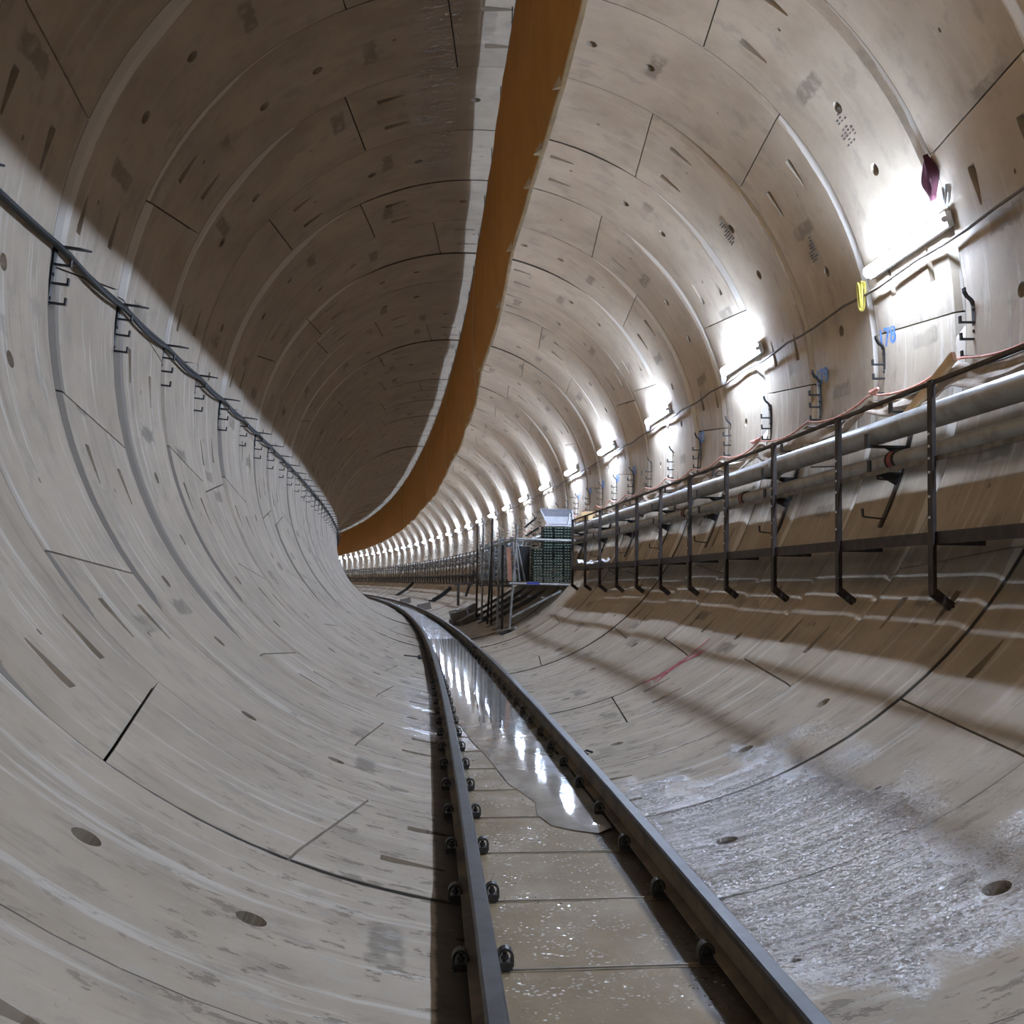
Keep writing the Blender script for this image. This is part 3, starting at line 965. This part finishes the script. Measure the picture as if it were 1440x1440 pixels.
# pipes behind the handrail
bp = thing('water_pipe', 'large grey steel pipe running behind the handrail', 'pipe', frame(6, 2.70, -.622))
binv = bp.matrix_world.inverted()
MB().tube([binv @ W(s, 2.70, -.622) for s in srange(1.2, 126, .8)], .086, 16).build('pipe', 'galv', bp, smooth=True)
for s in (9.9, 16.0, 22.0, 28.0, 34.0, 44.1):
    mb = MB(); mb.tube([binv @ W(s - .05, 2.70, -.622), binv @ W(s + .05, 2.70, -.622)], .097, 16)
    m = binv @ frame(s, 2.70, -.622); mb.box((-.03, -.03, .085), (.03, .03, .125), m); mb.box((-.03, -.03, -.125), (.03, .03, -.085), m)
    mb.build('coupling', 'galv', bp, smooth=True)
bp = thing('water_pipe', 'thinner grey pipe with red couplings running below the large pipe', 'pipe', frame(6, 2.73, -.850))
binv = bp.matrix_world.inverted()
MB().tube([binv @ W(s, 2.73, -.850) for s in srange(1.2, 126, .8)], .060, 14).build('pipe', 'galv', bp, smooth=True)
for s in (7.35, 10.95, 13.4, 19.4, 25.4, 31.4):
    mb = MB(); mb.tube([binv @ W(s - .035, 2.73, -.850), binv @ W(s + .035, 2.73, -.850)], .069, 14)
    mb.build('coupling', 'redc', bp, smooth=True)
    mb = MB(); m = binv @ frame(s, 2.73, -.850)
    mb.tube([m @ Vector((0, -.06, 0)), m @ Vector((0, -.04, 0))], .074, 14); mb.tube([m @ Vector((0, .04, 0)), m @ Vector((0, .06, 0))], .074, 14)
    mb.build('clamp', 'rust', bp, smooth=True)

# pipe brackets, curved strips on the lining
def pipe_bracket_proto(s):
    t = thing('pipe_bracket', '', 'bracket', frame(s, 2.9, -.8))
    iv = t.matrix_world.inverted()
    def wp(deg, r=R - .012): 
        a = math.radians(deg); return iv @ W(s, r * math.cos(a), r * math.sin(a))
    mb = MB(); pts = [wp(-9 - 1.25 * i) for i in range(15)]
    mb.sweep(pts, [(-.026, -.010), (.026, -.010), (.026, .010), (-.026, .010)], up=Vector((1, 0, 0)))
    mb.build('strip', 'rust', t)
    for zz, l0 in ((-.725, 2.58), (-.925, 2.60)):
        mb = MB()
        lw = math.sqrt(R * R - zz * zz)
        mb.box((l0 - 2.9, -.028, zz - .018 + .8), (lw - 2.9 + .01, .028, zz + .8))
        mb.add([Vector((lw - 2.9 - .2, -.006, zz + .785)), Vector((lw - 2.9, -.006, zz + .785)), Vector((lw - 2.9 + .03, -.006, zz + .66)), Vector((lw - 2.9 - .2, .006, zz + .785)), Vector((lw - 2.9, .006, zz + .785)), Vector((lw - 2.9 + .03, .006, zz + .66))],
               [(0, 1, 2), (5, 4, 3), (0, 3, 4, 1), (1, 4, 5, 2), (2, 5, 3, 0)])
        mb.box((l0 - 2.9 - .012, -.028, zz - .018 + .8), (l0 - 2.9, .028, zz + .085 + .8))
        mb.build('cantilever', 'black', t)
    for d in (-19.3, -25.2):
        p = wp(d); mb = MB()
        q = p + Vector((-.16, 0, .015))
        mb.bar(p + Vector((.01, 0, 0)), q, .026, .010, up=Vector((0, 0, 1)))
        mb.bar(q, q + Vector((-.004, 0, .06)), .026, .012, up=Vector((1, 0, 0)))
        mb.build('hook', 'rust', t)
    zz = -.47; lw = math.sqrt(R * R - zz * zz); mb = MB()
    mb.bar((lw - 2.9 + .02, 0, zz + .8), (lw - 2.9 - .20, 0, zz + .8), .05, .012, up=Vector((0, 0, 1)))
    mb.bar((lw - 2.9 - .20, 0, zz + .795), (lw - 2.9 - .20, 0, zz + .87), .05, .012, up=Vector((1, 0, 0)))
    mb.build('upper_arm', 'black', t)
    return t
pb = None
for i in range(-2, 32):
    s = 7.52 + 2.41 * i
    lab = ordinal(i + 3) + ' dark pipe bracket from the near end, behind the walkway handrail'
    if pb is None:
        pb = pipe_bracket_proto(s); pb['label'] = lab; pb['group'] = 'pipe brackets behind the walkway'
    else: copy_tree(pb, frame(s, 2.9, -.8), lab, 'pipe brackets behind the walkway')

# dust sheet and rope slung along the right hangers
vs, fs = [], []
ss = srange(2.0, 31, .12); nh = 6
for s in ss:
    q = ((s - S0 + .12) / RL) % 1
    sag = 4 * q * (1 - q)
    zt = -.26 - .11 * sag + .05 * noise.noise(Vector((s * .8, 0, 0)))
    ht = .09 + .10 * noise.noise(Vector((s * .55, 4, 0))) + .06
    for j in range(nh):
        hh = j / (nh - 1)
        z = zt - max(.03, ht) * hh
        vs.append(W(s, math.sqrt(R * R - z * z) - .105 + .06 * noise.noise(Vector((s * 2.3, hh * 2.5, 0))) - .02 * hh, z))
for i in range(len(ss) - 1):
    for j in range(nh - 1):
        a = i * nh + j; fs.append((a, a + 1, a + nh + 1, a + nh))
mb = MB(); mb.add(vs, fs)
o = mb.build('dust_sheet', 'hessian', smooth=True)
sm = o.modifiers.new('thick', 'SOLIDIFY'); sm.thickness = .006
tag(o, 'long crumpled brown sheet slung along the hangers above the handrail', 'sheet')
for ci, (mat, lab, dz, rr_) in enumerate((('pink', 'pink twisted rope strung along the right hangers', 0.0, .010), ('grey_cable', 'thin brown line strung just below the pink rope', -.055, .007))):
    pts = []
    for s in srange(1.6, 40, .12):
        q = ((s - S0 + .12) / RL) % 1
        z = -.225 - .085 * 4 * q * (1 - q) + dz + .02 * noise.noise(Vector((s * 1.1, ci * 7, 0)))
        pts.append(W(s, math.sqrt(R * R - z * z) - .115 + .01 * noise.noise(Vector((s * 3, ci, 2))), z))
    tag(MB().tube(pts, rr_, 6).build('rope', mat, smooth=True), lab, 'rope')
# pink bundle knotted on the rope
for s, l_ in ((11.05, .34), (8.05, .16)):
    pts = [W(s - l_ / 2 + l_ * i / 8, math.sqrt(R * R - .22 ** 2) - .125, -.205 - .02 * math.sin(PI * i / 8)) for i in range(9)]
    tag(MB().tube(pts, .024, 8, scales=[.4, .8, 1, 1.1, .9, 1.1, .9, .7, .35]).build('rope_bundle', 'pink', smooth=True),
        'pink rope bundle knotted on the line above the ' + ('third walkway post' if s > 10 else 'second walkway post'), 'rope')

# timber plank leaning behind the handrail
t = thing('timber_plank', 'pale sawn timber plank leaning up behind the handrail by the blue 178', 'timber', frame(7.1, 2.7, -.5))
iv = t.matrix_world.inverted()
a, b = iv @ W(7.55, 2.76, -.66), iv @ W(6.60, 2.78, -.25)
MB().bar(a, b, .030, .068, up=Vector((0, -.4, .9))).build('board', 'wood', t)
d = (b - a).normalized()
MB().bar(b, b + d * .006, .030, .068, up=Vector((0, -.4, .9))).build('sawn_end', 'wood_end', t)

# maroon rag hanging from the crown joint beside the nearest lamp
vs, fs = [], []
for i in range(11):
    v = i / 10
    a = math.radians(24.0 - 5.9 * v)
    wd_ = .015 + .115 * math.sin(min(1, v * 1.7) * PI / 2) * (1 if v < .55 else max(.28, 1 - (v - .55) * 2.2))
    for j in range(6):
        u = j / 5 - .5
        r = R - .022 - .02 * math.cos(u * 9 + v * 3) - .02 * v
        vs.append(W(6.86 + u * wd_ * 1.5 + .05 * v, r * math.cos(a), r * math.sin(a)))
for i in range(10):
    for j in range(5):
        q = i * 6 + j; fs.append((q, q + 1, q + 7, q + 6))
o = MB().add(vs, fs).build('rag', 'maroon', smooth=True)
o.modifiers.new('thick', 'SOLIDIFY').thickness = .006
tag(o, 'dark maroon rag hanging from a joint above the nearest lamp', 'cloth')

# crumpled white sheets lying on the walkway near the trays
for s, lab in ((17.8, 'crumpled white sheet lying on the walkway, nearer one'), (19.2, 'crumpled white sheet lying on the walkway beside the tray stacks')):
    vs, fs = [], []
    for i in range(7):
        for j in range(5):
            u, v = i / 6 - .5, j / 4 - .5
            vs.append(W(s + u * .9, 2.38 + v * .2, DZ + .03 + .16 * abs(noise.noise(Vector((u * 4 + s, v * 4, 1))))))
    for i in range(6):
        for j in range(4):
            q = i * 5 + j; fs.append((q, q + 1, q + 6, q + 5))
    o = MB().add(vs, fs).build('white_sheet', 'paper', smooth=False)
    o.modifiers.new('thick', 'SOLIDIFY').thickness = .008
    tag(o, lab, 'sheet')

# ================================================================ PAINTED MARKS
def text_on_wall(name, txt, s, deg, size, mat, lab, cat='marking', off=.004, shear=0.0):
    cu = bpy.data.curves.new(name, 'FONT')
    cu.body = txt; cu.size = size; cu.align_x = 'CENTER'; cu.align_y = 'CENTER'
    cu.extrude = .0008; cu.offset = .004 if cat == 'marking' else 0.0; cu.space_character = 1.0; cu.resolution_u = 3
    cu.materials.append(M[mat])
    tmp = bpy.data.objects.new(name, cu); COL.objects.link(tmp)
    bpy.context.view_layer.update()
    me = bpy.data.meshes.new_from_object(tmp)
    bpy.data.objects.remove(tmp)
    o = bpy.data.objects.new(name, me); COL.objects.link(o)
    o.matrix_basis = wall_frame(s, deg, R - off)
    return tag(o, lab, cat)
for i in range(12):
    if i in (2,): continue
    s = S0 + (i + 1) * RL - .19
    text_on_wall('ring_number', str(178 + i), s, 4.3 - (1.0 if i else 0), .215 if i == 0 else .20, 'blue', ('blue painted ring number 178 beside the nearest tube lamp' if i == 0 else ordinal(i + 1 - (i > 2)) + ' blue painted ring number from the near end along the right wall'))
text_on_wall('ring_number', '7', 6.36, 8.4, .20, 'blue', 'faded blue 7 on the right wall nearer than the nearest lamp')
# red scribble on the lower right lining
def ribbon(path, wdt):
    vs, fs = [], []
    for i, (s, dg) in enumerate(path):
        a = math.radians(dg)
        p0 = path[max(0, i - 1)]; p1 = path[min(len(path) - 1, i + 1)]
        dx, dy = p1[0] - p0[0], math.radians(p1[1] - p0[1]) * R
        l = math.hypot(dx, dy) or 1
        nx, ny = -dy / l, dx / l
        for sg in (-1, 1):
            aa = a + sg * ny * wdt / R / 2
            vs.append(W(s + sg * nx * wdt / 2, (R - .005) * math.cos(aa), (R - .005) * math.sin(aa)))
    for i in range(len(path) - 1):
        fs.append((2 * i, 2 * i + 1, 2 * i + 3, 2 * i + 2))
    return vs, fs
mb = MB()
def arc_path(p, q, bow, n=14): return [(p[0] + (q[0] - p[0]) * i / n + bow * math.sin(PI * i / n), p[1] + (q[1] - p[1]) * i / n) for i in range(n + 1)]
for p, q, bow, wd_ in (((9.62, -63.6), (9.60, -49.2), -.03, .030), ((9.52, -61.5), (9.38, -52.0), .05, .024), ((9.36, -61.9), (9.60, -56.5), .02, .018), ((9.60, -56.5), (9.36, -51.8), -.05, .018), ((9.56, -60), (9.44, -51.9), -.02, .014)):
    mb.add(*ribbon(arc_path(p, q, bow), wd_))
tag(mb.build('paint_scribble', 'red', fix=False), 'red sprayed scribble on the lower right lining beside the track', 'marking')
# cast data mark between the lifting sockets of ring 178: rows of small raised dashes
rm_ = random.Random(11)
for (s, dg, rows, cols, left, lab) in ((7.60, 34.6, 4, 13, False, 'small rows of cast marks on the ring 178 segment above the nearest lamp'),
                                       (9.02, 24.6, 3, 8, False, 'small rows of cast marks on the ring 179 segment beside the nearest lamp'),
                                       (10.45, 38.0, 3, 9, False, 'small rows of cast marks high on the ring 180 segment')):
    m = wall_frame(s, dg, R); mb = MB()
    for r_ in range(rows):
        for c in range(cols):
            if rm_.random() < .2 or (r_ in (0,) and c > cols * .5): continue
            x, y = (r_ - rows / 2) * .055, (c - cols / 2) * .028
            mb.box((x - .016, y - rm_.uniform(.004, .009), -.004), (x + .016, y + rm_.uniform(.003, .008), .005), m)
    tag(mb.build('cast_mark', 'mark'), lab, 'marking')['kind'] = 'stuff'

# ================================================================ SMALL THINGS ON THE INVERT
def wallp(s, deg, r): 
    a = math.radians(deg); return W(s, r * math.cos(a), r * math.sin(a))
t = thing('steel_pin', 'black steel pin with a collar stuck to the left invert', 'steel pin', frame(15.8, -.8, -2.85)); iv = t.matrix_world.inverted()
MB().tube([iv @ wallp(15.7, -107.0, R - .03), iv @ wallp(15.9, -102.4, R - .05)], .012, 6).build('shaft', 'black', t)
MB().tube([iv @ wallp(15.88, -103.0, R - .045), iv @ wallp(15.9, -102.3, R - .05)], .032, 8).build('collar', 'black', t)
o = MB().tube([wallp(7.36, -80.9, R - .012), wallp(7.44, -81.0, R - .02), wallp(7.46, -80.6, R - .02), wallp(7.40, -80.1, R - .012)], .008, 6).build('bent_wire', 'black')
tag(o, 'small bent black wire lying beside the right rail', 'wire')
for s, lab in ((2.05, 'small dark bolt lying on mud right of the right rail'),):
    o = MB().tube([wallp(2.62, -75.9, R - .010), wallp(2.64, -75.3, R - .010)], .011, 6).build('loose_bolt', 'black'); tag(o, lab, 'bolt')
# dark props and a trestle further along the right invert
for s, a0, a1, lab in ((48.4, -44.0, -63.8, 'nearer dark prop leaning on the lower right lining'), (70.0, -38.5, -64.5, 'farther dark prop leaning on the lower right lining')):
    pts = [wallp(s, a0 + (a1 - a0) * i / 6, R - .09) for i in range(7)]
    t = thing('prop', lab, 'prop', frame(s, 1.8, -2.3)); iv = t.matrix_world.inverted()
    MB().sweep([iv @ p for p in pts], rect(.22, .16), up=Vector((1, 0, 0))).build('beam', 'black', t)
    MB().box((-.15, -.2, -.04), (.15, .2, .04), iv @ frame(s, 3.0 * math.cos(math.radians(a1)) - .05, 3.0 * math.sin(math.radians(a1)) + .06)).build('foot_plate', 'black', t)
o = MB().sweep([wallp(36.3, -71.8 + 2.1 * i, R - .03) for i in range(7)], rect(.14, .05), up=Vector((1, 0, 0))).build('pale_batten', 'white')
tag(o, 'pale batten lying across the right invert beyond the scaffold', 'batten')
o = MB().sweep([wallp(31.5, -77 + 1.6 * i, R - .05) for i in range(6)], rect(.5, .07), up=Vector((1, 0, 0))).build('flat_sack', 'block')
tag(o, 'flat grey sack lying by the right rail before the scaffold feet', 'sack')
t = thing('trestle', 'dark steel trestle standing on the right invert beyond the scaffold', 'trestle', frame(38.5, 1.9, -2.0)); iv = t.matrix_world.inverted()
for (l0, z0, l1, z1, ds) in ((1.45, -2.62, 1.45, -1.82, 0), (2.3, -1.93, 1.95, -1.35, 0), (1.75, -2.3, 2.05, -1.35, .3)):
    MB().bar(iv @ W(38.4 + ds, l0, z0), iv @ W(38.4 + ds, l1, z1), .09, .09, up=Vector((0, 1, 0))).build('leg', 'rust', t)
MB().bar(iv @ W(38.4, 1.3, -1.85), iv @ W(38.4, 2.35, -1.78), .1, .08).build('beam', 'rust', t)
# two dark slabs beside the right rail far ahead
for s, lab in ((43.7, 'dark slab beside the right rail far ahead'), (56.0, 'smaller dark slab beside the right rail at the bend')):
    o = MB().sweep([wallp(s, -84 + 2.2 * i, R - .06) for i in range(6)], rect(.45, .1), up=Vector((1, 0, 0))).build('slab', 'block')
    tag(o, lab, 'slab')

# ================================================================ SCAFFOLD BAY AND ITS LOAD
SS = 21.2
sc = thing('scaffold', 'tube scaffold platform standing on the right invert beside the walkway', 'scaffold', frame(SS, 1.8, -1.8)); iv = sc.matrix_world.inverted()
def T_(name, p, q, r=.024, mat='tube'):
    return MB().tube([iv @ W(*p), iv @ W(*q)], r, 8).build(name, mat, sc, smooth=True)
T_('standard', (SS, 1.21, -2.72), (SS, 1.35, -.62))
for (s, l0, l1, zt, mat) in ((21.9, 1.13, 1.13, -1.0, 'black'), (22.9, 1.13, 1.17, -.85, 'tube'), (24.4, 1.14, 1.14, -.30, 'rust'), (25.2, 1.12, 1.22, -.85, 'black'), (26.8, 1.13, 1.15, -.25, 'tube'), (28.4, 1.14, 1.14, -.20, 'rust')):
    T_('standard', (s, l0, -2.76), (s, l1, zt), .026, mat)
T_('guard_rail', (SS, 1.33, -.90), (SS, 2.53, -.92), .026)
T_('transom', (SS, 1.20, -1.79), (SS, 2.53, -1.81), .026)
T_('ledger', (SS, 1.25, -1.84), (29.5, 1.18, -1.84), .026, 'rust')
T_('ledger', (SS, 1.30, -.92), (29.5, 1.2, -.92), .024)
T_('brace', (SS, 1.26, -2.46), (SS, 2.25, -1.93), .024)
T_('foot_tube', (SS + .6, 1.02, -2.79), (SS - .35, 1.30, -2.66), .035)
for s in (24.2, 26.0, 27.9, 29.9):
    MB().bar(iv @ W(s + .9, 1.18, -2.70), iv @ W(s - .6, 2.42, -1.86), .05, .07).build('raker', 'rust', sc)
for j, (a, b) in enumerate(((1.26, 1.56), (1.58, 1.88), (1.90, 2.20), (2.22, 2.50))):
    for q, (s0_, s1_) in enumerate(((SS + .02, 25.2), (25.24, 29.4))):
        MB().box((a, s0_, -1.78 + .002 * j), (b, s1_, -1.745), iv @ frame(0)).build('deck_board', 'deck', sc) if False else MB().sweep([iv @ W(s, (a + b) / 2, -1.765) for s in srange(s0_, s1_, 1.0)], rect(b - a, .04)).build('deck_board', 'deck', sc)
for s in (21.2, 22.9, 24.4, 26.8, 28.4):
    MB().box((-.12, -.12, -.03), (.12, .12, .02), iv @ frame(s, 1.15, -2.765) @ Matrix.Rotation(-.38, 4, 'Y')).build('base_plate', 'black', sc)
# stacked trays
def tray_proto():
    t = thing('tray', '', 'tray')
    w, d, hh = .098, .20, .046
    mb = MB()
    mb.box((-w, -d, 0), (w, d, .006))
    for (x0, x1, y0, y1) in ((-w, w, -d, -d + .008), (-w, w, d - .008, d), (-w, -w + .008, -d, d), (w - .008, w, -d, d)):
        mb.box((x0, y0, 0), (x1, y1, hh))
    mb.box((-w - .006, -d - .006, hh - .012), (w + .006, -d, hh)); mb.box((-w - .006, d, hh - .012), (w + .006, d + .006, hh))
    mb.build('tray_body', 'green', t)
    mb = MB()
    for x in (-.060, 0.0, .060):
        mb.add([(x - .022, -d - .012, .028), (x + .022, -d - .012, .028), (x + .012, -d - .012, .017), (x - .012, -d - .012, .017), (x - .022, -d, .028), (x + .022, -d, .028), (x + .012, -d, .017), (x - .012, -d, .017)],
               [(0, 1, 2, 3), (7, 6, 5, 4), (0, 4, 5, 1), (1, 5, 6, 2), (2, 6, 7, 3), (3, 7, 4, 0)])
        mb.box((x - .003, -d - .010, .006), (x + .003, -d, .017))
    mb.build('slots', 'pale_green', t)
    return t
tp = None
stacks = [(1.80, 12, 'leftmost, shorter tray stack'), (2.005, 20, 'second tray stack from the left'), (2.215, 20, 'third tray stack from the left'), (2.425, 20, 'rightmost tray stack')]
rt = random.Random(5)
z0 = -1.742
for l, cnt, lab in stacks:
    for k_ in range(cnt):
        m = frame(SS + .42 + rt.uniform(-.012, .012), l + rt.uniform(-.006, .006) , z0 + .0562 * k_) @ Matrix.Rotation(rt.uniform(-.03, .03), 4, 'Z')
        lb = ('top' if k_ == cnt - 1 else 'bottom' if k_ == 0 else ordinal(k_ + 1)) + ' dark green tray' + (' up' if 0 < k_ < cnt - 1 else '') + ' in the ' + lab
        if tp is None:
            tp = tray_proto(); tp.matrix_basis = m; tp['label'] = lb; tp['group'] = 'green trays stacked on the scaffold'
        else: copy_tree(tp, m, lb, 'green trays stacked on the scaffold')
# tipped white frame on top of the trays
ZT = z0 + .0562 * 20
t = thing('aluminium_frame', 'white and grey slatted aluminium frame lying on top of the tray stacks', 'frame', frame(SS + .35, 2.2, ZT)); 
for a, b in (((-.34, .0, .34), (-.20, -.12, .03)), ((.31, .0, .34), (.33, -.12, .03)), ((.22, -.1, .03), (.27, -.02, .27))):
    MB().bar(a, b, .03, .03, up=Vector((0, 1, 0))).build('leg', 'alu', t)
for y, zz, hh, mat in ((0.06, .33, .05, 'alu_grey'), (.05, .255, .085, 'alu_grey'), (.02, .165, .085, 'alu'), (-.02, .085, .07, 'alu')):
    sl = (.34 - zz) * .42
    MB().box((-.33 + sl, y - .012, zz - hh / 2), (.32 - sl * .02, y + .012, zz + hh / 2)).build('slat', mat, t)
MB().box((-.34, .04, .352), (.33, .09, .372)).build('top_bar', 'tube', t)
MB().box((-.26, -.14, .004), (.36, -.08, .032)).build('bottom_bar', 'alu', t)
# black tripod bits beside it
for i, (a, b) in enumerate((((1.60, -.62), (1.86, -.40)), ((1.62, -.80), (1.90, -.62)))):
    o = MB().bar(W(SS + .9, a[0], a[1]), W(SS + .9, b[0], b[1]), .04, .04, up=Vector((0, 1, 0))).build('dark_bar', 'black')
    tag(o, ('upper' if i == 0 else 'lower') + ' short dark bar propped left of the aluminium frame', 'bar')
for i, (s, l, zz, a) in enumerate(((20.6, 2.66, -.49, .3), (20.9, 2.72, -.48, -.5), (20.75, 2.70, -.40, 1.1), (21.05, 2.66, -.47, .9))):
    o = MB().box((-.05, -.14, -.045), (.05, .14, .045), frame(s, l, zz) @ Matrix.Rotation(a, 4, 'Z')).build('timber_offcut', 'wood')
    tag(o, ordinal(i + 1) + ' short timber offcut from the walkway, piled on the large pipe beside the trays', 'timber', 'timber offcuts on the pipe')
# boards and tubes standing on the platform
def stand(name, p, q, w, hh, mat, lab, cat, rnd=False):
    mb = MB()
    if rnd: mb.tube([p, q], w, 8)
    else: mb.bar(p, q, w, hh, up=Vector((0, 1, 0)))
    return tag(mb.build(name, mat, smooth=rnd), lab, cat)
stand('leaning_board', W(SS + .62, 1.28, -1.742), W(SS + .78, 1.26, -1.05), .095, .03, 'board', 'orange brown board standing upright on the scaffold deck', 'board')
stand('leaning_board', W(SS + .66, 1.40, -1.742), W(SS + .80, 1.36, -1.25), .04, .03, 'wood', 'short yellow timber standing beside the orange brown board', 'board')
for i, (a, b, zt) in enumerate(((1.375, 1.345, -.95), (1.47, 1.40, -.98), (1.58, 1.43, -.96))):
    stand('leaning_tube', W(SS + .55, a, -1.742), W(SS + .72, b, zt), .019, 0, 'tube', ('left', 'middle', 'right')[i] + ' of three grey tubes leaning left of the trays', 'tube', True)
# dark plastic sheet box behind tubes
o = MB().box((1.50, 0, -1.742), (1.70, .5, -1.02), frame(SS + .75)).build('dark_crate', 'black')
tag(o, 'tall dark crate standing between the leaning tubes and trays', 'crate')
tag(stand('blue_strip', W(SS - .03, 1.55, -1.778), W(SS - .03, 1.80, -1.783), .05, .03, 'blue_tape', '', 'tape'), 'short blue strip on the lower scaffold rail under the trays', 'tape')
# stillages full of fittings on the platform behind
rs = random.Random(21)
def stillage(s, l, z, w, d, hh, lab):
    t = thing('stillage', lab, 'stillage', frame(s, l, z), 'stillages of scaffold fittings')
    for sx in (-1, 1):
        for sy in (-1, 1):
            MB().tube([(sx * w / 2, sy * d / 2, 0), (sx * w / 2, sy * d / 2, hh)], .022, 6).build('corner_post', 'tube', t)
    for zz in (.05, hh * .45, hh - .05):
        mb = MB()
        for sy in (-1, 1): mb.tube([(-w / 2, sy * d / 2, zz), (w / 2, sy * d / 2, zz)], .018, 6)
        for sx in (-1, 1): mb.tube([(sx * w / 2, -d / 2, zz), (sx * w / 2, d / 2, zz)], .018, 6)
        mb.build('rail_frame', 'tube', t)
    MB().box((-w / 2, -d / 2, 0), (w / 2, d / 2, .03)).build('base', 'black', t)
    return t
for i, (s, l, hh) in enumerate(((23.2, 1.55, .95), (24.8, 1.55, .98), (26.4, 1.5, .95), (28.0, 1.5, .98))):
    stillage(s, l, -1.742, .55, .9, hh, ordinal(i + 1) + ' open tube stillage behind the tray stacks, counted from the trays')
    for q in range(18):
        a = Vector((l + rs.uniform(-.16, .16), s + rs.uniform(-.3, .3), -1.66 + (q / 18) * hh * .95))
        dx, dz = rs.uniform(-.16, .16), rs.uniform(-.07, .07)
        p0, p1 = W(a.y - .14, a.x - dx, a.z - dz), W(a.y + .14, a.x + dx, a.z + dz)
        mb = MB(); mb.tube([p0, p1], .026, 6)
        mid = (p0 + p1) / 2
        mb.box((mid.x - .04, mid.y - .04, mid.z - .035), (mid.x + .04, mid.y + .04, mid.z + .035))
        tag(mb.build('scaffold_fitting', ('fitting', 'tube')[q % 3 == 0]), '%s %s scaffold fitting from the bottom of the %s stillage behind the trays' % (ordinal(q + 1), ('blue grey', 'pale')[q % 3 == 0], ordinal(i + 1)), 'fitting', 'fittings in the %s stillage' % ordinal(i + 1))
# blocks heaped by the scaffold feet
for i, (s, dg, a) in enumerate(((28.4, -76.5, .3), (28.8, -74.6, -.2), (28.2, -73.0, .5), (29.3, -71.8, .1), (29.0, -69.6, -.4), (29.7, -68.0, .2))):
    lift = .09 if i % 2 == 0 else .26
    o = MB().box((-.16, -.22, -.085), (.16, .22, .085), wall_frame(s, dg, R - lift) @ Matrix.Rotation(a, 4, 'Z') @ Matrix.Rotation(.15 * (i % 3 - 1), 4, 'X')).build('concrete_block', 'block')
    tag(o, ordinal(i + 1) + ' grey block from the rail in the heap by the scaffold feet', 'block', 'blocks heaped by the scaffold')
